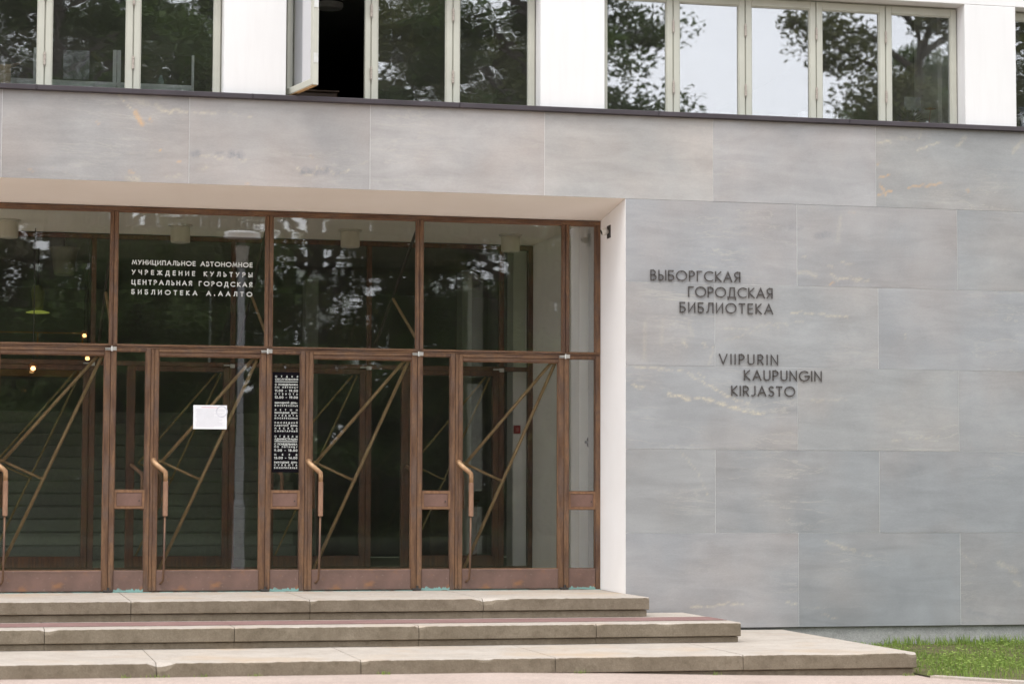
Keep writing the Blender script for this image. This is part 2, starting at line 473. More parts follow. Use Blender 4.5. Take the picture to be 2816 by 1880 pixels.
# ------------------------------------------------------------------ steps
def stone_block(mb, x0, x1, y0, y1, z0, z1, r, chips=(), b=.008, rough=.003):
    n = max(3, int((x1 - x0) / .035))
    rows = []
    for i in range(n + 1):
        x = x0 + (x1 - x0) * i / n
        bb = b * r.uniform(.75, 1.3)
        e = min(i, n - i)
        if e == 0: bb += .012
        for cx, cw, cd in chips:
            q = abs(x - cx) / cw
            if q < 1: bb += cd * (1 - q * q)
        jz = r.uniform(-1, 1) * .0014
        ins = .009 if e == 0 else 0
        rows.append([(x, y1, z1), (x, y0 + bb * 1.3, z1 + jz * .3), (x, y0 + bb * .35 + ins, z1 - bb * .45 + jz), (x, y0 + ins + r.uniform(0, rough), z1 - bb * 1.1),
                     (x, y0 + ins + r.uniform(0, rough), (z0 + z1) / 2), (x, y0 + ins + r.uniform(0, rough), z0 + .008), (x, y0 + .012 + ins, z0 + r.uniform(0, .003)), (x, y1, z0)])
    k = len(rows[0])
    base = len(mb.v); vs = [p for q in rows for p in q]; b0 = base
    top = []; rest = []
    for i in range(n):
        for j in range(k - 1):
            f = (i * k + j, i * k + j + 1, (i + 1) * k + j + 1, (i + 1) * k + j)
            (top if j <= 1 else rest).append(f)
    rest.append(tuple(range(k))); rest.append(tuple(reversed([n * k + j for j in range(k)])))
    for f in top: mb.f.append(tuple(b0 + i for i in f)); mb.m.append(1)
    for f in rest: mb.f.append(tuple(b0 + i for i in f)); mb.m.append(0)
    mb.v += vs

steps = empty('entrance_steps', (-2.5, -1.5, -.98))
tag(steps, 'three wide worn granite steps up to the copper doors', 'steps')
sr = random.Random(3)
def make_step(yf, yb, zt, face, low, zlow, joints, xr, chips, label, extra=()):
    mb = MB()
    xs = [-14.0] + joints + [xr]
    for a, b in zip(xs[:-1], xs[1:]):
        stone_block(mb, a + .0027, b - .0027, yf, yb, zt - face, zt, sr, chips)
        mb.mi = 0
        mb.box(a + .0016, b - .0016 - (.02 if b == xr else 0), yf + .03, yb, zlow, zt - face - .004)
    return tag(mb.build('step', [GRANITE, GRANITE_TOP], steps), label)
make_step(-.758, 1.25, -.437, .113, .05, -.612, [-6.29, -4.694, -3.123, -1.549], .013,
          [(-1.53, .10, .03), (-1.45, .2, .018), (-3.1, .05, .02), (-4.6, .2, .006)], 'top step, the doors standing on it')
make_step(-1.773, -.05, -.615, .120, .055, -.786, [-7.03, -5.458, -3.902, -2.333, -.769], .55,
          [(-2.31, .06, .02), (-5.42, .06, .03), (-.75, .03, .01), (-.1, .12, .01)], 'middle step with the dark red band')
make_step(-3.267, -.02, -.789, .125, .11, -1.05, [-6.22, -4.658, -3.078, -1.515, .056], 1.564,
          [(-4.62, .10, .055), (-3.05, .05, .02), (.9, .3, .012), (1.52, .06, .03), (-3.9, .2, .008), (-2.1, .08, .02)], 'bottom step, the widest, rounded at its corner')
m = MB().box(-14, .535, -1.42, -.87, -.613, -.6105)
m.build('inlay_band', INLAY, steps)

# ------------------------------------------------------------------ the library
lib = empty('library_building', (0, 1, -.97))
tag(lib, 'white modernist library with grey stone slab base and copper framed glass entrance', 'building')

# --- cladding
ZB, ZT = 3.339, 4.143
PXL = [  # veins: list of (polyline in wall x,z; half width; channel 0 tan 1 dark 2 orange; strength)
]
def V(ch, w, s, *p): PXL.append((ch, w, s, p))
V(2,0.022,1,(-4.666,3.978),(-4.638,3.924),(-4.604,3.880))
V(2,0.012,0.8,(-4.534,3.928),(-4.526,3.917))
V(0,0.008,0.8,(-4.821,4.133),(-4.738,4.037),(-4.671,3.984))
V(0,0.01,0.9,(-4.441,3.993),(-4.365,3.991),(-4.288,4.022),(-4.188,3.987))
V(0,0.02,0.35,(-4.486,4.058),(-4.420,4.005))
V(0,0.03,0.3,(-4.706,4.105),(-4.563,4.066))
V(0,0.006,0.7,(-4.144,3.994),(-3.923,4.015),(-3.767,4.004),(-3.610,3.982))
V(2,0.01,0.8,(-4.442,3.647),(-4.431,3.642))
V(2,0.01,0.6,(-4.282,3.547),(-4.249,3.542))
V(0,0.03,0.5,(-4.728,3.370),(-4.630,3.362))
V(2,0.01,0.4,(-4.718,3.437),(-4.674,3.416))
V(0,0.012,0.4,(-4.379,3.398),(-4.247,3.409))
V(1,0.03,0.7,(-4.139,3.614),(-4.084,3.616))
V(1,0.04,0.8,(-3.785,3.621),(-3.707,3.618))
V(0,0.008,0.7,(-4.161,3.590),(-4.029,3.606),(-3.940,3.599),(-3.851,3.591),(-3.639,3.576))
V(1,0.02,0.5,(-3.929,3.633),(-3.863,3.624))
V(2,0.006,0.5,(-5.018,3.886),(-4.996,3.870))
V(0,0.012,0.4,(-4.093,3.481),(-4.005,3.490))
V(2,0.006,0.4,(-5.613,3.410),(-5.571,3.406))
V(2,0.006,0.4,(-5.426,3.433),(-5.400,3.434))
V(1,0.008,0.9,(-5.838,3.924),(-5.833,3.913))
V(2,0.012,0.4,(-3.648,3.351),(-3.626,3.352))
V(1,0.035,0.75,(-3.121,3.492),(-3.014,3.490),(-2.895,3.512))
V(0,0.008,0.8,(-3.181,3.525),(-3.133,3.479),(-3.037,3.447),(-2.991,3.532),(-2.883,3.524),(-2.799,3.467),(-2.692,3.519))
V(2,0.008,0.7,(-3.057,3.637),(-3.039,3.620))
V(1,0.03,0.4,(-2.811,3.479),(-2.740,3.493))
V(0,0.006,0.4,(-2.584,3.583),(-2.500,3.610))
V(0,0.012,0.8,(2.600,3.972),(2.662,3.994),(2.723,3.986))
V(0,0.01,0.7,(3.005,3.914),(3.116,3.959),(3.242,4.003))
V(2,0.008,0.7,(2.588,3.629),(2.645,3.644),(2.707,3.659))
V(2,0.009,0.9,(2.604,3.578),(2.624,3.540),(2.658,3.502),(2.671,3.464))
V(2,0.012,0.8,(2.589,3.455),(2.658,3.483),(2.733,3.507))
V(2,0.007,0.7,(2.905,3.539),(2.961,3.551),(3.099,3.569),(3.265,3.607))
V(0,0.02,0.45,(3.436,3.972),(3.521,4.066))
V(2,0.012,0.6,(3.543,3.545),(3.557,3.526))
V(0,0.012,0.4,(3.034,4.047),(3.056,4.126))
V(0,0.02,0.4,(4.038,3.942),(4.153,4.064))
V(2,0.006,0.6,(2.578,3.764),(2.605,3.774))
V(0,0.01,0.4,(2.813,4.039),(2.979,4.019))
V(1,0.12,0.16,(3.377,3.617),(3.727,3.721),(4.157,3.789))
V(0,0.02,0.5,(1.755,2.671),(1.809,2.680),(1.932,2.646))
V(0,0.012,0.7,(2.086,2.665),(2.163,2.615),(2.287,2.626),(2.489,2.609))
V(2,0.01,0.6,(2.085,2.562),(2.116,2.578))
V(1,0.03,0.55,(1.949,3.034),(2.073,3.052))
V(1,0.04,0.35,(2.147,2.564),(2.287,2.582))
V(0,0.012,0.5,(1.794,2.832),(1.825,2.826))
V(0,0.008,0.5,(2.040,2.766),(2.117,2.724))
V(0,0.008,0.5,(2.195,2.784),(2.319,2.758))
V(2,0.008,0.5,(2.292,3.286),(2.338,3.280))
V(1,0.02,0.4,(1.673,3.106),(1.796,3.110))
V(1,0.02,0.35,(1.094,3.074),(1.215,3.092))
V(0,0.02,0.25,(2.198,3.239),(2.165,2.989))
V(0,0.008,0.7,(1.653,2.262),(1.761,2.278),(1.929,2.267),(2.099,2.256),(2.269,2.245))
V(0,0.008,0.35,(0.955,2.110),(1.272,2.109),(1.439,2.156),(1.806,2.192))
V(0,0.006,0.35,(1.000,1.989),(1.272,2.080),(1.653,2.146))
V(0,0.014,0.7,(0.579,1.974),(0.609,1.939))
V(0,0.014,0.6,(0.781,1.963),(0.804,1.928))
V(0,0.01,0.6,(0.879,1.929),(0.864,1.857),(0.841,1.763))
V(0,0.02,0.25,(0.639,2.140),(0.669,2.026))
V(0,0.02,0.25,(0.193,2.145),(0.185,1.788))
V(0,0.02,0.2,(0.371,2.177),(0.356,1.934))
V(0,0.012,0.9,(0.074,1.542),(0.192,1.521))
V(0,0.016,1,(0.429,1.464),(0.563,1.440),(0.638,1.417))
V(0,0.014,0.9,(0.698,1.439),(0.878,1.405),(1.058,1.350),(1.193,1.316),(1.390,1.282))
V(0,0.009,0.9,(0.624,1.674),(0.728,1.604),(0.878,1.534),(0.968,1.485),(1.073,1.429),(1.239,1.381))
V(0,0.008,0.6,(0.074,1.723),(0.370,1.706),(0.564,1.694))
V(0,0.006,0.5,(0.698,1.682),(0.788,1.641))
V(0,0.01,0.3,(1.878,1.418),(2.248,1.437))
V(0,0.008,0.7,(0.649,-0.567),(0.862,-0.562),(0.991,-0.543),(1.177,-0.535))
V(0,0.007,0.7,(1.609,-0.532),(1.739,-0.538))
V(0,0.006,0.4,(1.986,-0.653),(2.146,-0.689))
V(0,0.02,0.4,(3.999,-0.350),(4.060,-0.372))
V(0,0.006,0.3,(1.885,-0.571),(1.943,-0.592))
V(0,0.012,0.6,(2.002,0.060),(2.204,-0.004),(2.317,-0.034))
V(0,0.008,0.4,(2.407,-0.068),(2.498,-0.089))
V(0,0.03,0.3,(3.831,-0.158),(4.016,-0.244))
V(0,0.008,0.45,(0.543,0.917),(0.718,0.730),(0.827,0.480))
V(1,0.02,0.35,(3.500,-0.627),(3.871,-0.715))
V(0,0.006,0.4,(2.689,1.039),(3.241,1.087))
V(0,0.003,0.9,(2.868,2.094),(2.871,1.977))
V(0,0.01,0.3,(3.414,-0.028),(3.598,-0.200))

def slab_mesh():
    rs = np.random.RandomState(4)
    P_, F_, T_, VE, SH = [], [], [], [], []
    nb = 0
    def slab(x0, x1, z0, z1, tint):
        nonlocal nb
        g = .0021
        x0 += g; x1 -= g; z0 += g * .7; z1 -= g * .7
        vis = x1 > -6.2 and x0 < 4.4
        st = .02 if vis else .4
        nx = max(2, int((x1 - x0) / st) + 1); nz_ = max(2, int((z1 - z0) / st) + 1)
        X, Z = np.meshgrid(np.linspace(x0, x1, nx), np.linspace(z0, z1, nz_), indexing='ij')
        Y = np.zeros_like(X) + rs.uniform(-.0012, .0012)
        ve = np.zeros(X.shape + (3,))
        if vis:
            for ch, w, s, p in PXL:
                for a, b in (zip(p[:-1], p[1:])):
                    a = np.array(a); b = np.array(b)
                    if max(a[0], b[0]) < x0 - .1 or min(a[0], b[0]) > x1 + .1: continue
                    d = b - a; L2 = max(1e-9, d @ d)
                    t = np.clip(((X - a[0]) * d[0] + (Z - a[1]) * d[1]) / L2, 0, 1)
                    wob = np.sin(X * 61 + Z * 37) * .006 + np.sin(X * 23 - Z * 71) * .006
                    D = np.hypot(X - a[0] - t * d[0], Z - a[1] - t * d[1] + wob)
                    v = .85 * s * np.clip(1.25 - D / w * .85, 0, 1)
                    ve[..., ch] = np.maximum(ve[..., ch], v)
        sh = rs.uniform(0, 1, 3)
        idx = np.arange(nx * nz_).reshape(nx, nz_) + nb
        P_.append(np.stack([X, Y, Z], -1).reshape(-1, 3)); VE.append(ve.reshape(-1, 3))
        F_.append(np.stack([idx[:-1, :-1], idx[1:, :-1], idx[1:, 1:], idx[:-1, 1:]], -1).reshape(-1, 4))
        T_.append(np.tile(tint, (nx * nz_, 1))); SH.append(np.tile(sh, (nx * nz_, 1)))
        nb += nx * nz_
        # rim going back 3 cm
        c = np.array([[x0, Y[0, 0], z0], [x1, Y[0, 0], z0], [x1, Y[0, 0], z1], [x0, Y[0, 0], z1]])
        cb = c.copy(); cb[:, 1] = .03
        P_.append(np.vstack([c, cb])); VE.append(np.zeros((8, 3))); T_.append(np.tile(tint, (8, 1))); SH.append(np.tile(sh, (8, 1)))
        F_.append(np.array([[1, 0, 4, 5], [2, 1, 5, 6], [3, 2, 6, 7], [0, 3, 7, 4]]) + nb)
        nb += 8
    def tn(base, v=.035):
        return np.clip(np.array(base) * (1 + rs.uniform(-v, v)) + rs.uniform(-.004, .004, 3), 0, 1)
    W_ = (.345, .330, .322); C_ = (.352, .350, .344); B_ = (.318, .330, .343); D_ = (.288, .303, .315)
    xs = [-5.86 + 1.686 * i for i in range(-5, 11)]
    for i, (a, b) in enumerate(zip(xs[:-1], xs[1:])):
        t = (-5.86 - .1 <= a)
        col = {-5.86: (.318, .306, .300), -4.174: (.345, .327, .318), -2.488: (.385, .362, .350), -.802: (.375, .368, .355), .884: (.350, .349, .345), 2.57: (.305, .308, .305)}
        kk = min(col, key=lambda q: abs(q - a))
        slab(a, b, ZB, ZT, tn(col[kk], .01))
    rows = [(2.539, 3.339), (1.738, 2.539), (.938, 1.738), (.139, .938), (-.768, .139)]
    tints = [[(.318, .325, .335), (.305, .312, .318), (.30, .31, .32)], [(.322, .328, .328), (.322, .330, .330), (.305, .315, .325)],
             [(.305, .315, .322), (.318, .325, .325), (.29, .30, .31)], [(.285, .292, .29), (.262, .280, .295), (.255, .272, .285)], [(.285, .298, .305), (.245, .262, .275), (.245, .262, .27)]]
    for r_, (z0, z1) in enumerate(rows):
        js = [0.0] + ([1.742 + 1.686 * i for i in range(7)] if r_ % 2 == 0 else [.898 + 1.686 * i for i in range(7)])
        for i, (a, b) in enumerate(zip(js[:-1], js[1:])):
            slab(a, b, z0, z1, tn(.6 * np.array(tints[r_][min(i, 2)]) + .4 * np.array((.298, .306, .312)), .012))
    me = bpy.data.meshes.new('stone_cladding')
    Pv = np.vstack(P_); Fv = np.vstack(F_)
    me.from_pydata(list(map(tuple, Pv - np.array([0, 1, -.97]))), [], list(map(tuple, Fv)))
    for nm, dat in (('tint', np.vstack(T_)), ('vein', np.vstack(VE)), ('shift', np.vstack(SH))):
        a = me.attributes.new(nm, 'FLOAT_COLOR', 'POINT')
        a.data.foreach_set('color', np.hstack([dat, np.ones((len(dat), 1))]).astype(np.float32).ravel())
    me.materials.append(STONE); me.update()
    o = bpy.data.objects.new('stone_cladding', me)
    link(o, lib, WOFF[lib])
    return o
slab_mesh()
m = MB().box(-14.2, 10.9, .0025, .34, ZB + .004, ZT)           # pale joint backing behind the slabs
m.build('lintel_backing', MORTAR, lib)
m = MB().box(.035, 10.9, .0028, 1.5, -.76, ZB)
m.build('pier_backing', MORTAR, lib)
m = MB().box(.03, 10.9, .035, .4, -1.1, -.772)
m.build('plinth', GRANITE_PL, lib)

# --- coping: sheet metal lengths with lapped joints
m = MB()
cx = [-14.2] + [-13.4 + 1.96 * i for i in range(13)]
for a, b in zip(cx[:-1], cx[1:]):
    m.cham(a + .0015, b - .0015, -.052, .25, 4.143, 4.192, .006)
    m.box(b - .004, b + .004, -.056, -.0525, 4.150, 4.192)
m.build('coping', COPING, lib)

# --- plastered recess
SX = .029
m = MB().quad((-14.2, .0, ZB + .002), (0, 0, ZB + .002), (SX, 1.06, 3.235), (-14.2, 1.06, 3.235)).quad((-14.2, 0.003, ZB + .004), (-14.2, 1.06, 3.6), (SX, 1.06, 3.6), (0, .003, ZB + .004))
m.build('recess_soffit', SOFFIT, lib)
m = MB().quad((0.0, .0045, -.437), (SX, 1.06, -.437), (SX, 1.06, 3.235), (0, .0045, ZB)).quad((0, .0045, -.437), (0, .0045, ZB), (.034, .0045, ZB), (.034, .0045, -.437))
m.build('recess_jamb', JAMB, lib)

# --- upper white wall with window openings
WB, WT = 4.17, 5.419
YW = .03
piers = [(-20.0, -8.75), (-3.864, -3.283), (-.838, -.200), (3.545, 4.098), (7.9, 16.0)]
m = MB()
for a, b in piers:
    m.cham(a, b, YW, .6, WB, WT, .006)
m.cham(-20.0, 16.0, YW, .6, WT, 9.5, .006)
m.build('white_wall', PLASTER, lib)
m = MB().box(-20, -14.3, .034, .6, -1.1, WB - .001)
m.build('white_end_wall', PLASTER, lib)

# --- casement windows of the upper floor
YF0, YF1 = .205, .265
ZS, ZH = 4.17, 5.404
def casement(x0, x1, gl, hinge=True, left=True, mat_g=GLASS_UP, st=.058):
    g = .005
    a, b = x0 + g, x1 - g
    m = MB()
    m.cham(a, a + st, YF0, YF1, ZS, ZH - .004, .005)
    m.cham(b - st, b, YF0, YF1, ZS, ZH - .004, .005)
    m.cham(a + st, b - st, YF0 + .001, YF1, ZH - .078, ZH - .004, .005)
    m.cham(a + st, b - st, YF0 + .001, YF1, ZS, ZS + .06, .005)
    m.box(x0 - g, x0 + g, YF0 + .022, YF1, ZS, ZH)               # meeting strip in the gap
    for xa, xb, za, zb in ((a + st, a + st + .009, ZS + .06, ZH - .078), (b - st - .009, b - st, ZS + .06, ZH - .078), (a + st + .009, b - st - .009, ZH - .087, ZH - .078)):
        m.box(xa, xb, YF0 + .014, YF0 + .05, za, zb)              # glazing bead
    w = m.build('window', FRAMEPAINT, lib, ((x0 + x1) / 2, YF0, ZS))
    MB().box(a + st - .004, b - st + .004, YF0 + .030, YF0 + .036, ZS + .056, ZH - .074).build('pane', mat_g, w, ((x0 + x1) / 2, YF0, (ZS + ZH) / 2))
    hx = x0 if left else x1
    for hz in ((4.48, 5.08) if hinge else ()):
        h = MB()
        for q in range(5):
            h.lathe([(.0115, -.056 + q * .0225), (.0115, -.038 + q * .0225)], (hx, YF0 - .009, hz), 10)
        h.tube([(hx, YF0 - .009, hz - .066), (hx, YF0 - .009, hz + .066)], .006, 8)
        h.build('hinge', HINGEM, w, (hx, YF0, hz))
    return w
LG = [-7.91, -7.10, -6.295, -5.487, -4.683, -3.872]
for i in range(5): casement(LG[i], LG[i + 1], None)
MG = [-3.275, -2.452, -1.658, -.846]
for i in range(1, 3): casement(MG[i], MG[i + 1], None)
RG = [-.192, .545, 1.289, 2.031, 2.769, 3.538]
for i in range(5): casement(RG[i], RG[i + 1], None, mat_g=GLASS_UP2)
FG = [4.106, 4.85, 5.6]
for i in range(2): casement(FG[i], FG[i + 1], None)
m = MB()
for a, b in ((-8.75, -3.864), (-3.283, -.838), (-.2, 3.545), (4.098, 7.9)):          # fixed window surround
    m.box(a + .001, b - .001, .24, .30, ZH, WT + .02)
    m.box(a - .02, a + .012, .24, .30, WB, ZH); m.box(b - .012, b + .02, .24, .30, WB, ZH)
m.build('window_surround', FRAMEPAINT, lib)

# the open casement: hinged at its left stile and swung outwards
HX, HY = -3.270, .205
ang = R(-77)
def rotp(px, py, z): return (HX + px * math.cos(ang) - py * math.sin(ang), HY + px * math.sin(ang) + py * math.cos(ang), z)
class RMB(MB):
    def build(s, *a, **k):
        s.v = [rotp(*p) for p in s.v]; return MB.build(s, *a, **k)
Wd, st = .72, .058
zb = 4.222
m = RMB()
m.cham(0, st, 0, .055, zb, ZH, .005); m.cham(Wd - st, Wd, 0, .055, zb, ZH, .005)
m.cham(st, Wd - st, .001, .055, ZH - .078, ZH, .005); m.cham(st, Wd - st, .001, .055, zb, zb + .065, .005)
w = m.build('open_window', FRAMEPAINT, lib, (HX, HY, zb))
tag(w, 'casement swung wide open')
RMB().box(st - .004, Wd - st + .004, .028, .034, zb + .06, ZH - .07).build('pane', GLASS_OPEN, w, (HX, HY, zb))
RMB().box(.02, Wd - .02, .006, .05, zb - .006, zb - .001).build('bottom_edge', simple('bare_wood', (.48, .30, .13), .7), w, (HX, HY, zb))
for hz in (4.47, 4.98):
    RMB().box(Wd + .0005, Wd + .004, .008, .05, hz - .045, hz + .045).build('keep_plate', NICKEL, w, (HX, HY, hz))
    h = MB().tube([(HX - .006, HY - .008, hz - .06), (HX - .006, HY - .008, hz + .06)], .009, 10)
    h.build('hinge', HINGEM, w, (HX, HY, hz))
MB().box(-3.300, -3.279, .16, .30, WB, ZH).build('opening_jamb', FRAMEPAINT, lib)
MB().cham(-2.509, -2.457, .21, .27, WB, ZH, .004).build('opening_jamb', FRAMEPAINT, lib)

# ------------------------------------------------------------------ copper entrance front
YD = 1.03
M4 = -.330
PIT = 1.4845
MUL = [M4 - PIT * i for i in range(6)]      # -.33, -1.81, -3.30, -4.78, -6.27 ...
ZTH = -.437; ZHD = 3.235; ZTR0, ZTR1 = 1.880, 1.912
XL = MUL[5]
m = MB()
m.mi = 1; m.cham(XL - .03, SX - .002, YD - .034, YD + .05, 3.190, ZHD, .004); m.mi = 0       # head
for x in MUL:
    m.cham(x - .033, x - .004, YD - .030, YD + .05, ZTR1, 3.190, .004)                    # mullions: two bars and a joint between
    m.cham(x - .001, x + .032, YD - .036, YD + .05, ZTR1, 3.190, .004)
    m.box(x - .0045, x - .0005, YD - .02, YD + .045, ZTR1, 3.190)
    m.cham(x - .018, x + .030, YD - .042, YD + .05, ZTH + .004, ZTR0 - .002, .005)
m.cham(-.022, SX - .003, YD - .030, YD + .05, ZTR1, 3.190, .004)
m.cham(-.022, SX - .003, YD - .030, YD + .05, ZTH + .004, ZTR0 - .003, .004)
m.mi = 1
m.cham(XL - .03, SX - .003, YD - .033, YD + .05, ZTR0 + .016, ZTR1, .004)                # transom rail, upper and lower lip
m.cham(XL - .03, SX - .003, YD - .028, YD + .05, ZTR0 - .001, ZTR0 + .013, .003)
m.build('entrance_frame', [BRONZE, BRONZE_H], lib)
m = MB().box(XL - .03, SX - .003, YD - .06, YD + .06, ZTH - .003, ZTH + .0035)
m.build('threshold', VERDI, lib)
# transom panes
edges = [XL] + MUL[::-1][1:] + [.01]
for a, b in zip(edges[:-1], edges[1:]):
    last = b > 0
    x0, x1 = a + .032, (b - .033 if not last else -.022)
    m = MB()
    for xa, xb, za, zb_ in ((x0, x0 + .008, ZTR1, 3.190), (x1 - .008, x1, ZTR1, 3.190), (x0 + .008, x1 - .008, 3.182, 3.190), (x0 + .008, x1 - .008, ZTR1, ZTR1 + .008)):
        m.box(xa, xb, YD - .012, YD + .02, za, zb_)
    w = m.build('transom_window', BEAD, lib, ((x0 + x1) / 2, YD, 2.55))
    MB().box(x0 - .002, x1 + .002, YD + .002, YD + .009, ZTR1 - .002, 3.192).build('pane', GLASS_TR, w, ((x0 + x1) / 2, YD, 2.55))

def ring(m, x0, x1, z0, z1, t, y0, y1):
    m.box(x0, x0 + t, y0, y1, z0, z1); m.box(x1 - t, x1, y0, y1, z0, z1)
    m.box(x0 + t, x1 - t, y0, y1, z1 - t, z1); m.box(x0 + t, x1 - t, y0, y1, z0, z0 + t)

# sidelight and door leaf built once at the bay of MUL[1], then copied
def make_sidelight(x0, xg0, xg1, x1, zt):
    """x0..x1 the unit, xg0..xg1 its glass"""
    m = MB(); y0, y1 = YD - .030, YD + .045
    if x1 > xg1 + .004: m.cham(xg1, x1, y0, y1, ZTH + .005, zt + .03, .004)
    m.cham(xg0 - .002, xg1, y0 + .006, y1, zt, zt + .028, .003)
    ring(m, xg0, xg1, .530, zt, .007, YD - .014, YD + .02)
    ring(m, xg0, xg1, -.231, .356, .007, YD - .014, YD + .02)
    at_ = (x0, YD, ZTH)
    w = m.build('sidelight', BRONZE, lib, at_)
    MB().box(xg0, xg1, YD + .002, YD + .008, .524, zt + .004).build('pane', GLASS_DR, w, at_)
    MB().box(xg0, xg1, YD + .002, YD + .008, -.237, .362).build('pane', GLASS_DR, w, at_)
    r = MB(); ring(r, xg0 - .001, xg1 + .001, .356, .530, .022, YD - .026, YD + .03)
    r.mi = 1; r.cham(xg0 + .021, xg1 - .021, YD - .020, YD + .03, .378, .508, .003)
    r.build('midrail', [BEAD, MIDRAIL], w, at_)
    r = MB().cham(xg0 - .001, xg1, YD - .024, YD + .03, ZTH + .018, -.231, .004).box(xg0, xg1, YD - .0245, YD - .02, -.246, -.238)
    r.mi = 1; r.box(xg0 - .001, xg1, YD - .026, YD + .03, ZTH + .005, ZTH + .0175)
    n_ = 26; ed = [(xg0 + (xg1 - xg0) * i / n_, ZTH + .019 + rnd.random() ** 2 * .022) for i in range(n_ + 1)]
    for (xa, za), (xb, zb2) in zip(ed[:-1], ed[1:]): r.quad((xa, YD - .0252, ZTH + .0176), (xb, YD - .0252, ZTH + .0176), (xb, YD - .0246, zb2), (xa, YD - .0246, za))
    r.build('kick_panel', [KICK, VERDI], w, at_)
    k = MB().lathe([(.007, 0), (.007, -.006)], (xg0 + .235, YD - .020, .43), 10, 'y')
    k.build('keyhole', DARKMETAL, w, at_)
    return w

x0 = MUL[1]
sl_proto = make_sidelight(x0, x0 + .031, x0 + .314, x0 + .361, 1.851)
for x in MUL[2:5]:
    dup(sl_proto, (x, YD, ZTH), lib)
make_sidelight(MUL[0], MUL[0] + .030, -.024, -.024, 1.851)

def make_door():
    a, b = x0 + .363, M4 - .020            # leaf -1.452 .. -.350
    gl, gr = -1.381, -.406
    y0, y1 = YD - .036, YD + .045
    at_ = (a, YD, ZTH)
    m = MB()
    m.cham(a, a + .030, y0, y1, ZTH + .012, 1.877, .004); m.cham(a + .033, gl, y0 - .004, y1, ZTH + .012, 1.877, .004)
    m.box(a + .029, a + .034, y0 + .006, y1, ZTH + .012, 1.876)
    m.cham(gr, b, y0, y1, ZTH + .012, 1.877, .004)
    m.mi = 1; m.cham(gl, gr, y0 + .001, y1, 1.846, 1.877, .004); m.cham(gl, gr, y0 + .003, y1, 1.810, 1.843, .004)
    m.box(gl, gr, y0 + .010, y1, 1.842, 1.847)
    w = m.build('door', [BRONZE, BRONZE_H], lib, at_)
    m = MB(); ring(m, gl, gr, -.231, 1.810, .007, YD - .016, YD + .02)
    m.build('glazing_bead', BEAD, w, at_)
    MB().box(gl, gr, YD + .002, YD + .009, -.236, 1.815).build('pane', GLASS_DR, w, at_)
    m = MB().cham(gl, gr, y0 + .006, y1 - .004, ZTH + .013, -.231, .004)
    m.box(gl + .001, gr - .001, y0 + .004, y0 + .007, -.250, -.242)
    m.build('kick_panel', KICK, w, at_)
    yb = YD + .035
    ap = (-.452, yb, 1.795); nd = (-1.337, yb, .800); n2 = (-.957, yb, .628)
    m = MB()
    m.tube([(-.475, yb, 1.80), nd], .0165, 8); m.tube([(-.430, yb - .002, 1.80), (-1.352, yb - .002, -.235)], .017, 8)
    m.tube([nd, n2], .0135, 8); m.tube([(-1.385, yb, .806), (-1.31, yb, .80)], .017, 8); m.tube([(-.985, yb, .643), (-.945, yb, .622)], .018, 8)
    m.tube([(-.485, yb, 1.812), (-.415, yb, 1.812)], .020, 8)
    m.build('brace', BRACE, w, at_, smooth=True)
    # outer pull: offset crank, stout grip, thin rod down to the kick panel
    yh = YD - .11
    m = MB().tube([(-1.418, YD - .03, .815), (-1.418, YD - .062, .812), (-1.418, YD - .082, .800), (-1.408, YD - .092, .786), (-1.330, yh, .718), (-1.312, yh, .700), (-1.308, yh, .675), (-1.308, yh, .612)],
                  [.026, .026, .026, .025, .024, .024, .023, .022], 14)
    hd = m.build('handle', HANDLE, w, at_, smooth=True)
    MB().lathe([(.021, .285), (.0245, .288), (.0245, .612), (.021, .615)], (-1.308, yh, 0), 16).build('grip', GRIP, hd, at_, smooth=False)
    MB().tube([(-1.310, yh, .285), (-1.314, yh + .01, -.20), (-1.318, yh + .03, -.325), (-1.335, YD - .045, -.350), (-1.34, YD - .03, -.352)], .0105, 8).build('rod', BRONZE, hd, at_, smooth=True)
    # inner pull seen through the glass
    m = MB().tube([(-1.39, YD + .045, .70), (-1.36, YD + .10, .69), (-1.352, YD + .11, .64), (-1.352, YD + .11, .36)], .022, 10)
    m.build('inner_handle', GRIP, w, at_, smooth=True)
    # pivots
    m = MB().box(b - .055, b + .012, YD - .062, YD - .036, 1.868, 1.879).box(b - .052, b + .010, YD - .058, YD - .036, 1.856, 1.864)
    m.cham(b + .002, b + .052, YD - .070, YD - .042, 1.852, 1.890, .003).lathe([(.009, -.024), (.009, .024)], (b + .008, YD - .064, 1.870), 10)
    m.build('top_pivot', NICKEL, w, at_)
    m = MB().cham(b - .04, b + .038, YD - .075, YD - .037, ZTH + .003, ZTH + .024, .003).lathe([(.012, 0), (.012, .045)], (b + .006, YD - .06, ZTH + .004), 10)
    m.build('floor_pivot', DARKMETAL, w, at_)
    return w
door_proto = make_door()
for i in range(1, 4):
    dup(door_proto, (door_proto.location.x + WOFF[lib].x - PIT * i, YD, ZTH), lib)

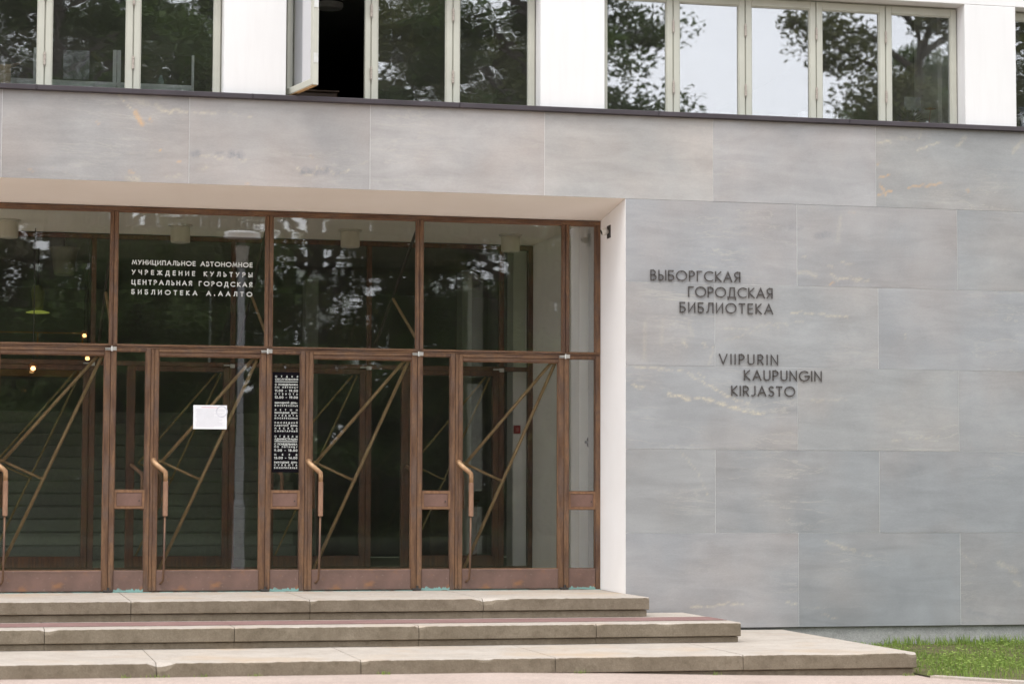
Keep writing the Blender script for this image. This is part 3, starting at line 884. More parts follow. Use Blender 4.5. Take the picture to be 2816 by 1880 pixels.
# ------------------------------------------------------------------ vestibule and hall behind the doors
CREAM = simple('cream_interior_wall', (.92, .905, .85), .85, 0, .04, 2)
CEIL = simple('vestibule_ceiling_paint', (.88, .83, .72), .85, 0, .03, 2)
FLOORT = simple('dark_stone_floor', (.58, .54, .48), .5, 0, .15, 3)
HALLDARK = simple('dim_hall_wall', (.20, .205, .175), .8, 0, .15, 2)  # low base colour stands in for the unlit hall
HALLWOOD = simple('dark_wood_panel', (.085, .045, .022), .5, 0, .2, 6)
BLACKBASE = simple('black_base', (.012, .012, .012), .6)
COLGREY = simple('grey_column_paint', (.42, .43, .40), .8, 0, .04, 3)
STAIR = simple('stair_terrazzo', (.26, .26, .23), .6, 0, .12, 20)
XE = -13.0
YP = 3.62
MB().box(XE, .6, 1.09, YP, ZTH - .25, ZTH - .006).build('vestibule_floor', simple('pale_terrazzo', (.76, .71, .64), .5, 0, .06, 8), lib)
MB().box(XE, .6, YP + .001, 12.5, ZTH - .25, ZTH - .006).build('hall_floor', FLOORT, lib)
MB().box(XE, .6, 1.085, YP - .04, 3.262, 3.5).build('vestibule_ceiling', CEIL, lib)
MB().box(-.040, .6, 1.58, YP + .02, ZTH - .004, 3.260).build('vestibule_wall', CREAM, lib)
MB().quad((SX, 1.065, ZTH), (.3, 1.579, ZTH), (.3, 1.579, 3.26), (SX, 1.065, 3.26)).build('vestibule_reveal', CREAM, lib)
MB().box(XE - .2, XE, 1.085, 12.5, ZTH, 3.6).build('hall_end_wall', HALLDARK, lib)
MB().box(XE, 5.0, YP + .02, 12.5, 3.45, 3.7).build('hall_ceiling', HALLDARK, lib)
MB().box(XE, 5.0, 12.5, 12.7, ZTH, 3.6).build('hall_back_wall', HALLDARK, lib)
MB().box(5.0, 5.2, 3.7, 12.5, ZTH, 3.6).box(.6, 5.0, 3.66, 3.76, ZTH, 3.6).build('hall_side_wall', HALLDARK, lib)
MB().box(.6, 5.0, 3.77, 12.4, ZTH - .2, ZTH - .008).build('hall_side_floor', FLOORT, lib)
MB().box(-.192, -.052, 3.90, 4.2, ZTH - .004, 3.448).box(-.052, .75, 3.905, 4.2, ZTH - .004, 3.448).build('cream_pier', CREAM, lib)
MB().box(-.549, -.432, 5.0, 5.3, ZTH - .004, 3.10).build('hall_column', COLGREY, lib)
MB().box(-2.02, -1.86, 7.6, 7.9, ZTH - .004, 3.2).build('stair_pier', COLGREY, lib)
m = MB()
for i in range(13):                                   # stair rising towards the back
    m.cham(-6.4, -2.1 - (.16 if i < 3 else 0), 6.2 + .30 * i, 10.3, ZTH + .155 * i, ZTH + .155 * (i + 1) - .002, .012)
m.build('staircase', STAIR, lib)
m = MB()
for zz in (2.36, 2.56): m.box(-9.5, -4.72, 9.0, 9.04, zz - .008, zz + .008)
for xx in np.arange(-9.3, -4.6, .57): m.box(xx, xx + .02, 9.005, 9.035, 2.25, 2.56)
m.box(-9.5, -4.7, 9.06, 9.3, 2.0, 2.22)
m.build('gallery_rail', simple('amber_wood_rail', (.40, .19, .05), .5), lib)

# inner glazed screen, same bays as the front
def inner_screen():
    IM = [-.395 - PIT * i for i in range(5)]
    z0, z1 = ZTH + .12, 3.255
    y0, y1 = YP - .04, YP + .04
    xl, xr = IM[-1] - 1.0, -.040
    m = MB()
    m.cham(XE, xr, y0, y1, 3.205, z1, .004)
    m.cham(XE, xr, y0 + .002, y1, 1.855, 1.905, .004)
    m.cham(XE, xr, y0 + .004, y1, ZTH, z0 + .03, .004)
    m.cham(xr - .055, xr - .001, y0 - .003, y1, z0 + .03, 3.205, .004)
    for x in IM:
        m.cham(x - .035, x + .03, y0 - .002, y1, z0 + .03, 1.855, .004); m.cham(x - .028, x + .024, y0 - .002, y1, 1.905, 3.205, .004)
    m.build('inner_screen', BRONZE2, lib)
    m = MB()
    for a, b in zip([XE] + IM[::-1], IM[::-1] + [xr - .05]):
        m.box(a + .024, b - .028, YP + .004, YP + .010, 1.903, 3.207)
    m.build('inner_screen_pane', GLASS_IN, lib)
    p = None
    for i, x in enumerate(IM[:4]):
        at_ = (x - PIT, YP, ZTH)
        if p is None:
            xo = x - PIT
            m = MB(); gl, gr = xo + .45, xo + PIT - .10
            m.cham(xo + .36, gl, y0 - .008, y1, z0 + .032, 1.853, .004); m.cham(gr, xo + PIT - .037, y0 - .008, y1, z0 + .032, 1.853, .004)
            m.cham(gl, gr, y0 - .006, y1, 1.80, 1.853, .004); m.cham(gl, gr, y0 - .006, y1, z0 + .032, z0 + .15, .004)
            p = m.build('inner_door', BRONZE2, lib, at_)
            MB().box(xo + .031, xo + .36, YP + .002, YP + .008, z0 + .03, 1.856).box(gl, gr, YP + .004, YP + .010, z0 + .15, 1.80).build('pane', GLASS_IN, p, at_)
            yb = YP + .03
            m = MB().tube([(gr - .07, yb, 1.79), (gl + .045, yb, .82)], .012, 8).tube([(gr - .02, yb - .002, 1.79), (gl + .03, yb - .002, z0 + .15)], .012, 8).tube([(gl + .045, yb, .82), (gl + .42, yb, .65)], .010, 8)
            m.build('brace', BRACE, p, at_)
            yh = YP - .13
            m = MB().tube([(gl - .03, YP - .04, .80), (gl - .03, YP - .09, .795), (gl + .07, yh, .71), (gl + .08, yh, .68), (gl + .08, yh, .32)], .021, 10)
            m.build('handle', GRIP, p, at_, smooth=True)
            m = MB().box(xo + PIT - .10, xo + PIT - .03, YP - .066, YP - .048, 1.866, 1.878).cham(xo + PIT - .03, xo + PIT + .02, YP - .07, YP - .04, 1.846, 1.886, .003)
            m.build('top_pivot', NICKEL, p, at_)
        else:
            dup(p, at_, lib)
inner_screen()

# stay rods bracing the mullions back to the inner screen
STRUT = simple('shaded_strut', (.045, .035, .028), .5, .2)  # dark colour paints the upper rods as seen from their shaded side
for x in MUL[1:4]:
    MB().tube([(x, 1.07, 3.16), (x, YP - .04, 2.118)], .017, 8).build('stay_rod', STRUT, lib)
    MB().tube([(x + .002, 2.50, 2.535), (x + .002, 1.07, 1.985)], .015, 8).build('stay_rod', BRACE, lib)  # lower rod takes the tan brace colour to look lit

# ------------------------------------------------------------------ upper floor rooms
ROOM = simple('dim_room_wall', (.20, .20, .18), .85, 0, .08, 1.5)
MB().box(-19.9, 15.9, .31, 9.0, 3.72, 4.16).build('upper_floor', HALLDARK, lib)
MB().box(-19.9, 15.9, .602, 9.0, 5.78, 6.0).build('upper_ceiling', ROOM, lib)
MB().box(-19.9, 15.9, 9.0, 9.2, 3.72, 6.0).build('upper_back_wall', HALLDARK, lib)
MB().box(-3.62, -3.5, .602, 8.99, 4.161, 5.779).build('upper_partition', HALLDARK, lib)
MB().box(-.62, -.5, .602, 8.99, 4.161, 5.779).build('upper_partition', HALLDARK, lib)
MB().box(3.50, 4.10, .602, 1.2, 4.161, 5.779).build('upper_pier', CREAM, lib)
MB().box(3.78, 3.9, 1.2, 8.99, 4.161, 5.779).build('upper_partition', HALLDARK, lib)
m = MB().box(-19.9, 15.9, .62, 12.9, 9.1, 9.4).box(-20.0, -19.8, .61, 9.2, -1.1, 9.1).box(15.7, 15.9, .61, 9.2, -1.1, 9.1).box(10.9, 15.9, .034, .6, -1.1, 4.16)
m.build('roof_and_end_walls', PLASTER, lib)

# ------------------------------------------------------------------ lettering: a geometric sans drawn with strokes (cap height 1)
def arc(cx, cy, rx, ry, a0, a1, n=None):
    n = n or max(5, int(abs(a1 - a0) / 14))
    return [(cx + rx * math.cos(R(a0 + (a1 - a0) * i / n)), cy + ry * math.sin(R(a0 + (a1 - a0) * i / n))) for i in range(n + 1)]
G = {}
def gl(c, w, *st): G[c] = (w, st)
gl('А', .78, [(0, 0), (.39, 1), (.78, 0)], [(.13, .34), (.65, .34)])
gl('Б', .50, [(.44, 1), (0, 1), (0, 0), (.22, 0)] + arc(.22, .28, .28, .28, -90, 90) + [(0, .56)])
gl('В', .50, [(0, .53), (0, 1), (.20, 1)] + arc(.20, .765, .22, .235, 90, -90) + [(0, .53), (0, 0), (.22, 0)] + arc(.22, .265, .28, .265, -90, 90))
gl('Г', .44, [(0, 0), (0, 1), (.44, 1)])
gl('Д', .74, [(0, -.17), (0, .0), (.74, .0), (.74, -.17)], [(.13, .0), (.22, 1), (.62, 1), (.62, .0)])
gl('Е', .44, [(.44, 1), (0, 1), (0, 0), (.44, 0)], [(0, .52), (.41, .52)])
gl('Ж', .92, [(.46, 0), (.46, 1)], [(.04, 1), (.44, .5), (0, 0)], [(.88, 1), (.48, .5), (.92, 0)])
gl('З', .5, arc(.22, .75, .23, .25, 140, -90) + arc(.22, .26, .28, .26, 90, -140))
gl('И', .60, [(0, 1), (0, 0), (.60, 1), (.60, 0)])
gl('Й', .60, [(0, 1), (0, 0), (.60, 1), (.60, 0)], arc(.30, 1.22, .14, .10, 180, 360))
gl('К', .54, [(0, 0), (0, 1)], [(.50, 1), (.04, .52), (.54, 0)])
gl('Л', .60, [(0, .02), (.10, .10), (.18, .5), (.2, 1), (.60, 1), (.60, 0)])
gl('М', .86, [(0, 0), (.15, 1), (.43, .18), (.71, 1), (.86, 0)])
gl('Н', .58, [(0, 0), (0, 1)], [(.58, 0), (.58, 1)], [(0, .52), (.58, .52)])
gl('О', .98, arc(.49, .5, .5, .5, 90, 450))
gl('П', .58, [(0, 0), (0, 1), (.58, 1), (.58, 0)])
gl('Р', .48, [(0, 0), (0, 1), (.21, 1)] + arc(.21, .73, .27, .27, 90, -90) + [(0, .46)])
gl('С', .80, arc(.49, .5, .5, .5, 52, 308))
gl('Т', .52, [(0, 1), (.52, 1)], [(.26, 1), (.26, 0)])
gl('У', .60, [(0, 1), (.31, .36)], [(.60, 1), (.14, 0)])
gl('Х', .62, [(0, 0), (.60, 1)], [(.02, 1), (.62, 0)])
gl('Ц', .66, [(0, 1), (0, 0), (.66, 0), (.66, -.17)], [(.55, 1), (.55, 0)])
gl('Ч', .52, [(0, 1), (0, .72)] + arc(.24, .68, .24, .24, 180, 270) + [(.52, .44)], [(.52, 0), (.52, 1)])
gl('Ь', .46, [(0, 1), (0, 0), (.19, 0)] + arc(.19, .27, .27, .27, -90, 90) + [(0, .54)])
gl('Ы', .66, [(0, 1), (0, 0), (.17, 0)] + arc(.17, .27, .25, .27, -90, 90) + [(0, .54)], [(.66, 0), (.66, 1)])
gl('Я', .50, [(.50, 0), (.50, 1), (.27, 1)] + arc(.27, .73, .27, .27, 90, 270) + [(.50, .46)], [(.27, .46), (0, 0)])
gl('A', .78, *G['А'][1]); gl('K', .54, *G['К'][1]); gl('O', .98, *G['О'][1]); gl('P', .48, *G['Р'][1]); gl('T', .52, *G['Т'][1])
gl('V', .74, [(0, 1), (.37, 0), (.74, 1)])
gl('I', .0, [(0, 0), (0, 1)])
gl('U', .58, [(0, 1), (0, .29)] + arc(.29, .29, .29, .29, 180, 360) + [(.58, 1)])
gl('R', .50, *G['Р'][1], [(.22, .46), (.50, 0)])
gl('N', .64, [(0, 0), (0, 1), (.64, 0), (.64, 1)])
gl('G', .90, arc(.49, .5, .5, .5, 48, 360) + [(.55, .5)])
gl('J', .34, [(.34, 1), (.34, .22)] + arc(.12, .22, .22, .22, 0, -115))
gl('S', .48, arc(.25, .75, .215, .25, 35, 235) + arc(.23, .26, .25, .26, 62, -145))
gl('.', .06, [(.03, 0), (.03, .12)]); gl(':', .06, [(.03, 0), (.03, .12)], [(.03, .5), (.03, .62)]); gl('-', .3, [(0, .42), (.3, .42)])
gl('0', .58, arc(.29, .5, .29, .5, 90, 450)); gl('1', .18, [(0, .84), (.18, 1), (.18, 0)])
gl('2', .52, arc(.25, .73, .25, .27, 165, -35) + [(.0, 0), (.52, 0)])
gl('3', .5, *G['З'][1]); gl('4', .6, [(.46, 0), (.46, 1), (0, .26), (.6, .26)])
gl('8', .5, arc(.25, .755, .21, .245, 90, 450), arc(.25, .26, .25, .26, 90, 450))
gl('9', .54, arc(.27, .70, .27, .30, 90, 450), [(.52, .60), (.20, 0)])
gl(' ', .42)

def ribbon(mb, pts, w, y0, y1, back=True):
    """flat stroke of width w along pts (x,z), from y0 (front) to y1"""
    p = [Vector((a, b)) for a, b in pts]
    closed = (p[0] - p[-1]).length < 1e-6
    if closed: p = p[:-1]
    n = len(p); L, Rr = [], []
    for i in range(n):
        a = p[i - 1] if (i > 0 or closed) else None
        c = p[(i + 1) % n] if (i < n - 1 or closed) else None
        d1 = (p[i] - a).normalized() if a is not None else (c - p[i]).normalized()
        d2 = (c - p[i]).normalized() if c is not None else d1
        t = d1 + d2
        if t.length < .2: t = d1
        t.normalize(); nn = Vector((-t.y, t.x)); k = max(.45, nn.dot(Vector((-d1.y, d1.x))))
        q = p[i].copy()
        if a is None: q -= d1 * w * .5
        if c is None: q += d1 * w * .5
        L.append(q + nn * w * .5 / k); Rr.append(q - nn * w * .5 / k)
    b = len(mb.v)
    for y in (y0, y1):
        for i in range(n):
            mb.v.append((L[i].x, y, L[i].y)); mb.v.append((Rr[i].x, y, Rr[i].y))
    def q(*f): mb.f.append(tuple(b + i for i in f)); mb.m.append(mb.mi)
    o = 2 * n
    for i in range(n if closed else n - 1):
        j = (i + 1) % n
        q(2 * i, 2 * i + 1, 2 * j + 1, 2 * j)
        if back: q(o + 2 * j, o + 2 * j + 1, o + 2 * i + 1, o + 2 * i)
        q(2 * i, 2 * j, o + 2 * j, o + 2 * i); q(2 * j + 1, 2 * i + 1, o + 2 * i + 1, o + 2 * j + 1)
    if not closed:
        q(0, o, o + 1, 1); e = 2 * (n - 1); q(e, e + 1, o + e + 1, o + e)

def line_layout(text, x0, x1, h):
    """x of each glyph when the line is spread to fill x0..x1"""
    ws = [G[c][0] * h for c in text]
    gap = ((x1 - x0) - sum(ws)) / max(1, len(text) - 1)
    x = x0; out = []
    for c, w in zip(text, ws):
        out.append((c, x)); x += w + gap
    return out

def glyph(mb, c, x, z, h, w, y0, y1):
    for i, s in enumerate(G[c][1]):
        ribbon(mb, [(x + a * h, z + b * (h - w) + w / 2 if 0 <= b <= 1 else z + b * h) for a, b in s], w, y0 - .0004 * i, y1)

def wall_words(name, label, lines):
    t = empty(name, (lines[0][1], -.012, lines[-1][3]))
    tag(t, label, 'lettering')
    for s, x0, x1, z, h in lines:
        for c, x in line_layout(s, x0 + .007, x1 - .007, h):
            if c == ' ': continue
            mb = MB(); glyph(mb, c, x, z, h, .0100, -.016, -.007)
            for s_ in G[c][1][:1]:                       # two short pins hold the letter off the stone
                a, b = s_[0], s_[len(s_) // 2]
                for px, pz in (a, b):
                    mb.box(x + px * h - .003, x + px * h + .003, -.0075, .002, z + min(max(pz, .1), .9) * h - .003, z + min(max(pz, .1), .9) * h + .003)
            mb.build('letter', LETTER, t, (x, -.014, z))
wall_words('wall_lettering', 'dark bronze Cyrillic letters in three staggered lines on the grey stone wall',
           [('ВЫБОРГСКАЯ', .243, 1.155, 2.557, .102), ('ГОРОДСКАЯ', .622, 1.485, 2.406, .102), ('БИБЛИОТЕКА', .536, 1.490, 2.253, .102)])
wall_words('wall_lettering', 'dark bronze Latin letters in three staggered lines, the lower inscription on the grey stone wall',
           [('VIIPURIN', .932, 1.538, 1.760, .102), ('KAUPUNGIN', 1.185, 1.987, 1.608, .102), ('KIRJASTO', 1.056, 1.711, 1.456, .100)])

YG = YD + .0015
wl = empty('window_lettering', (-4.04, YG, 2.40))
tag(wl, 'four lines of white Cyrillic lettering on the glass above the doors', 'lettering')
for s, z in (('МУНИЦИПАЛЬНОЕ АВТОНОМНОЕ', 2.683), ('УЧРЕЖДЕНИЕ КУЛЬТУРЫ', 2.587), ('ЦЕНТРАЛЬНАЯ ГОРОДСКАЯ', 2.492), ('БИБЛИОТЕКА А.ААЛТО', 2.399)):
    for c, x in line_layout(s, -4.612, -3.464, .047):
        if c == ' ': continue
        mb = MB(); glyph(mb, c, x, z, .047, .0088, YG - .0012, YG)
        mb.build('letter', VINYL, wl, (x, YG, z))

hrs = empty('opening_hours_panel', (-3.12, YG, .735))
tag(hrs, 'tall black panel of white opening hours stuck on the narrow side pane', 'sign')
MB().box(-3.256, -2.988, YG - .0009, YG, .705, 1.675).build('black_film', FILM, hrs, (-3.12, YG, .735))
mb = MB()
ZT0, ZT1, PX0, PX1 = 1.641, .740, 170, 1400
HL = [('ОТДЕЛ', 170, .72), ('ОБСЛУЖИВАНИЯ', 208, .8), (None, 240, 0), ('С ПОНЕДЕЛЬНИКА', 278, .8), ('ПО ПЯТНИЦУ', 316, .72), ('11.00 - 19.00', 361, 1.0), ('СУББОТА', 405, .72), ('12.00 - 19.00', 450, 1.0),
      ('ВЫХОДНОЙ ДЕНЬ-', 524, .72), ('ВОСКРЕСЕНЬЕ', 562, .72), ('ЛЕТОМ', 620, .72), ('ВЫХОДНЫЕ ДНИ-', 657, .72), ('СУББОТА', 694, .72), ('ВОСКРЕСЕНЬЕ', 731, .72),
      ('ПОСЛЕДНИЙ', 792, .72), ('РАБОЧИЙ ДЕНЬ', 829, .72), ('МЕСЯЦА', 866, .72), ('САНИТАРНЫЙ', 904, .72), ('ОТДЕЛЫ', 975, .72), ('АДМИНИСТРАЦИИ', 1012, .8), (None, 1043, 0),
      ('С ПОНЕДЕЛЬНИКА', 1079, .8), ('ПО ПЯТНИЦУ', 1116, .72), ('9.00 - 18.00', 1162, 1.0), ('ОБЕД', 1219, .72), ('13.00 - 14.00', 1263, 1.0), ('ВЫХОДНЫЕ ДНИ:', 1322, .72), ('СУББОТА', 1359, .72), ('ВОСКРЕСЕНЬЕ', 1396, .72)]
for s, py, sc in HL:
    z = ZT0 - (py - 158) / (1410 - 158) * (ZT0 - ZT1)
    if s is None:
        mb.box(-3.230, -3.008, YG - .0021, YG - .001, z - .003, z + .003); continue
    h = .0235 * sc
    for c, x in line_layout(s, -3.229, -3.009, h):
        glyph(mb, c, x, z - h / 2, h, .0044 if sc == 1.0 else .0034, YG - .0021, YG - .001)
mb.build('hours_lettering', VINYL, hrs, (-3.12, YG, .735))

note = empty('paper_notice', (-3.853, YG, 1.117))
tag(note, 'white printed paper notice taped to the glass of the second door', 'notice')
MB().box(-4.013, -3.692, YG - .0016, YG - .0004, 1.117, 1.346).build('sheet', PAPER, note, (-3.853, YG, 1.117))
mb = MB(); q = random.Random(8)
for i in range(18):
    z = 1.306 - i * .0098
    x0_ = -3.995 + (q.uniform(0, .02)); x1_ = -3.715 - q.choice([0, 0, .05, .02, .10])
    mb.box(x0_, x1_, YG - .0022, YG - .0017, z, z + .0024)
mb.mi = 1; mb.box(-3.935, -3.775, YG - .0022, YG - .0017, 1.322, 1.327)
mb.build('printed_lines', [INK, INKRED], note, (-3.853, YG, 1.117))
mb = MB(); ribbon(mb, arc(-3.742, 1.286, .050, .050, 60, 420, 40), .013, YG - .0030, YG - .0023)
mb.build('round_stamp', simple('pale_grey_stamp', (.62, .62, .66), .9), note, (-3.742, YG, 1.286))

# ------------------------------------------------------------------ small fixtures
c = empty('security_camera', (.022, .66, 3.05))
tag(c, 'small swivelling white spotlight camera on a dark plate on the white jamb', 'camera')
MB().cham(.010, .026, .585, .706, 3.028, 3.152, .0).build('mounting_plate', DARKMETAL, c, (.022, .66, 3.05))
m = MB().tube([(.012, .645, 3.09), (-.020, .650, 3.09)], .016, 12)
d = Vector((-.92, .05, -.30)).normalized(); p0 = Vector((-.026, .655, 3.094))
m.tube([p0 - d * .030, p0 - d * .026, p0 - d * .004, p0 + d * .022, p0 + d * .034], [.016, .030, .036, .036, .031], 16)
b = m.build('camera_body', simple('white_plastic', (.62, .60, .55), .4), c, (-.026, .655, 3.094), smooth=True)
MB().tube([p0 + d * .0345, p0 + d * .036], .026, 14).build('lens', simple('black_lens', (.01, .01, .01), .1), b, (-.026, .655, 3.094))

m = MB().lathe([(.012, 0), (.026, -.004), (.028, -.02), (.018, -.034), (.004, -.038)], (0, 0, 0), 16, 'y')
m.v = [(.055 + x * .75, 1.577 + y, 1.035 + z * 2.0) for x, y, z in m.v]
m.tube([(.045, 1.555, 1.035), (.015, 1.545, 1.035)], .014, 10)
tag(m.build('wall_bell', DARKMETAL, None, (.055, 1.577, 1.0), smooth=True), 'black oval bell push on the cream wall behind the last side pane', 'bell')

al = empty('fire_alarm_box', (-.145, 3.899, 1.20))
tag(al, 'small red fire alarm box on the cream pier inside the hall', 'alarm box')
MB().cham(-.186, -.112, 3.865, 3.899, 1.178, 1.268, .006).build('housing', simple('red_plastic', (.32, .03, .025), .45), al, (-.145, 3.899, 1.20))
MB().cham(-.166, -.132, 3.861, 3.866, 1.202, 1.244, .001).build('call_plate', simple('pale_red_plastic', (.45, .12, .10), .5), al, (-.145, 3.899, 1.20))

# flush drum lamps of the vestibule
DRUMG = simple('frosted_drum_glass', (.60, .57, .46), .35, 0, .04)
lp = empty('ceiling_lamp', (-.53, 2.6, 3.262))
GRP = 'drum ceiling lamps in a row in the vestibule'
MB().lathe([(.125, -.002), (.125, -.014), (.105, -.022), (.100, -.022)], (-.53, 2.6, 3.262)).build('rim', simple('lamp_rim', (.55, .52, .44), .5), lp, (-.53, 2.6, 3.262), smooth=False)
MB().lathe([(.100, -.0225), (.100, -.17), (.094, -.185), (.05, -.192)], (-.53, 2.6, 3.262)).build('drum_shade', DRUMG, lp, (-.53, 2.6, 3.262), smooth=False)
LL = ['cream drum ceiling lamp inside the rightmost upper entrance pane', 'cream drum ceiling lamp behind the third upper entrance pane from the left',
      'cream drum ceiling lamp above the white lettering on the glass', 'cream drum ceiling lamp at the photo left edge behind the first upper entrance pane']
for i, x in enumerate((-.53, -2.257, -4.026, -5.76)):
    o = lp if i == 0 else dup(lp, (x, 2.6, 3.262))
    tag(o, LL[i], 'ceiling lamp', GRP)
pl = empty('pendant_lamp', (-5.10, 5.5, 2.98))
tag(pl, 'large tapered bucket shaped pendant lamp deep behind the left upper pane', 'pendant lamp')
MB().lathe([(.175, .30), (.178, .315), (.165, .322), (.16, .31), (.150, .27), (.112, .012), (.09, .0), (.03, -.004)], (-5.10, 5.5, 2.98)).build('lamp_shade', simple('smoked_shade', (.30, .29, .20), .4), pl, (-5.10, 5.5, 2.98), smooth=False)
MB().tube([(-5.10, 5.5, 3.30), (-5.10, 5.5, 3.452)], .012, 8).build('rod', DARKMETAL, pl, (-5.10, 5.5, 2.98))
yl = empty('pendant_lamp', (-5.35, 7.0, 2.66))
tag(yl, 'flat pendant lamp with a glowing yellow green rim far inside the hall', 'pendant lamp')
k = Mat('glowing_shade', .5); k.base((.5, .55, .1)); k.b.inputs['Emission Color'].default_value = (.75, .80, .16, 1); k.b.inputs['Emission Strength'].default_value = .22; GLOWY = k.m
MB().lathe([(.06, .028), (.135, .010), (.14, .0), (.02, -.006)], (-5.35, 7.0, 2.66)).build('lamp_shade', GLOWY, yl, (-5.35, 7.0, 2.66))
MB().lathe([(.06, .05), (.085, .25), (.06, .33)], (-5.35, 7.0, 2.66)).build('upper_shade', simple('olive_shade', (.20, .20, .07), .5), yl, (-5.35, 7.0, 2.66))
MB().tube([(-5.35, 7, 2.9), (-5.35, 7, 3.452)], .01, 8).build('cord', DARKMETAL, yl, (-5.35, 7.0, 2.66))
k = Mat('lit_bulb', .5); k.base((1, .5, .2)); k.b.inputs['Emission Color'].default_value = (1.0, .50, .20, 1); k.b.inputs['Emission Strength'].default_value = 3.5; BULB = k.m
bl = None
for (x, y, z), lb in (((-4.80, 5.95, 2.035), 'small glowing warm wall lamp at the upper right corner of the first door glass'), ((-5.475, 3.30, 1.770), 'small glowing warm wall lamp in the upper middle of the first door glass'),
                      ((-4.71, 8.9, 2.50), 'small glowing warm wall lamp just above the door rail, left of the first mullion')):
    if bl is None:
        bl = empty('wall_lamp', (x, y, z))
        MB().lathe([(.004, .0), (.022, .010), (.026, .026), (.016, .044), (.003, .05)], (x, y, z), 14).build('bulb', BULB, bl, (x, y, z), smooth=True)
        MB().lathe([(.05, .045), (.056, .05), (.03, .075), (.012, .09)], (x, y, z), 18).build('lamp_shade', simple('amber_shade', (.28, .10, .03), .4), bl, (x, y, z), smooth=True)
        MB().tube([(x, y, z + .09), (x, y, 3.452)], .006, 8).build('cord', DARKMETAL, bl, (x, y, z))
        o = bl
    else:
        o = dup(bl, (x, y, z))
        [setattr(ch, 'scale', (1, 1, ((3.452 if y > 4 else 3.262) - z) / (3.452 - 2.035))) for ch in o.children if ch.name.startswith('cord')]
    tag(o, lb, 'wall lamp', 'glowing bulbs behind the left entrance bay')
dk = empty('reception_desk', (-.15, 6.3, ZTH))
tag(dk, 'dark brown reception counter with a black base inside the hall', 'desk')
MB().box(-.72, -.14, 6.0, 6.6, -.26, .40).build('counter_body', HALLWOOD, dk, (-.15, 6.3, ZTH))
MB().box(-.70, -.15, 6.02, 6.58, ZTH, -.262).build('base', BLACKBASE, dk, (-.15, 6.3, ZTH))
MB().cham(-.76, -.12, 5.96, 6.62, .402, .435, .005).build('counter_top', HALLWOOD, dk, (-.15, 6.3, ZTH))

# ------------------------------------------------------------------ things in the upper windows
WHITEP = simple('white_profile', (.84, .87, .85), .5, 0, .05)
k = Mat('frosted_edge_glass', .3); k.base((.40, .46, .45)); SHEET = k.m; k.base((.70, .76, .75))
gs = empty('glass_screen', (-4.9, .62, 4.165))
tag(gs, 'low white framed glass screen standing behind the left upper windows', 'glass screen')
m = MB().box(-7.5, -4.10, .60, .63, 4.335, 4.358)
m.build('bottom_rail', WHITEP, gs, (-4.9, .62, 4.165))
for a, b, t in ((-5.578, -5.545, 4.65), (-4.845, -4.812, 4.662), (-4.806, -4.773, 4.662), (-4.108, -4.086, 4.644)):
    MB().box(a, b, .585, .640, 4.163, t).build('post', WHITEP, gs, ((a + b) / 2, .62, 4.165))
for a, b in ((-7.4, -5.58), (-5.543, -4.847), (-4.771, -4.11)):
    MB().box(a, b, .612, .618, 4.36, 4.64).build('pane', GLASS_IN, gs, ((a + b) / 2, .62, 4.165))
    MB().box(a, b, .60, .628, 4.168, 4.334).build('lower_panel', SHEET, gs, ((a + b) / 2, .62, 4.165))
pst = MB().box(-5.306, -5.065, .575, .578, 4.365, 4.640)
k = Mat('faded_print', .35); k.base(k.mix(k.ramp(k.noise(9, 5, .6, None, 1.0), (.42, 0.0), (.58, 1.0)), (.06, .07, .075), (.30, .33, .35))); FADED = k.m
tag(pst.build('faded_poster', FADED, None, (-5.18, .577, 4.365)), 'faded grey poster leaning in the second upper window from the left', 'poster')
m = MB().lathe([(.020, 0), (.030, .01), (.031, .05), (.018, .075), (.012, .095), (.013, .1), (.010, .1)], (-4.39, .70, 4.36), 18)
bt = m.build('small_bottle', simple('pale_blue_glass', (.28, .38, .46), .2), None, (-4.39, .70, 4.36), smooth=True)
tag(bt, 'small pale blue bottle behind the glass screen', 'bottle')
sb = MB().box(-4.50, -4.28, .66, .76, 4.166, 4.359)
tag(sb.build('display_block', HALLDARK, None, (-4.39, .7, 4.166)), 'dark block carrying the small bottle behind the glass screen', 'block')
cbx = empty('cardboard_box', (-6.0, .47, 4.165))
tag(cbx, 'open brown cardboard box at the far left upper window', 'box')
CARD = simple('cardboard', (.40, .31, .19), .8, 0, .06, 5)
m = MB()
for a in ((-6.25, -5.785, .40, .405, 4.165, 4.447), (-6.25, -5.785, .575, .58, 4.165, 4.447), (-6.25, -6.245, .406, .574, 4.165, 4.447), (-5.79, -5.785, .406, .574, 4.165, 4.447), (-6.24, -5.795, .406, .574, 4.165, 4.17)): m.box(*a)
m.build('carton', CARD, cbx, (-6.0, .47, 4.165))
m = MB().add([(-5.784, .406, 4.445), (-5.784, .574, 4.445), (-5.69, .574, 4.487), (-5.69, .406, 4.480), (-5.784, .406, 4.449), (-5.784, .574, 4.449), (-5.69, .574, 4.491), (-5.69, .406, 4.484)], [(0, 1, 2, 3), (7, 6, 5, 4), (0, 3, 7, 4), (1, 5, 6, 2), (3, 2, 6, 7), (0, 4, 5, 1)])
m.build('flap', CARD, cbx, (-6.0, .47, 4.165))
cl = empty('ceiling_lamp', (-2.44, 3.0, 5.78))
tag(cl, 'round flush ceiling lamp in the dark room behind the open window', 'ceiling lamp')
MB().lathe([(.145, 0), (.15, -.02), (.15, -.075), (.135, -.10), (.05, -.105)], (-2.44, 3.0, 5.78)).build('drum_shade', simple('dim_white_lamp_glass', (.75, .75, .70), .4), cl, (-2.44, 3.0, 5.78))
MB().lathe([(.155, -.022), (.158, -.03), (.155, -.04), (.151, -.04)], (-2.44, 3.0, 5.78)).build('rim', DARKMETAL, cl, (-2.44, 3.0, 5.78))
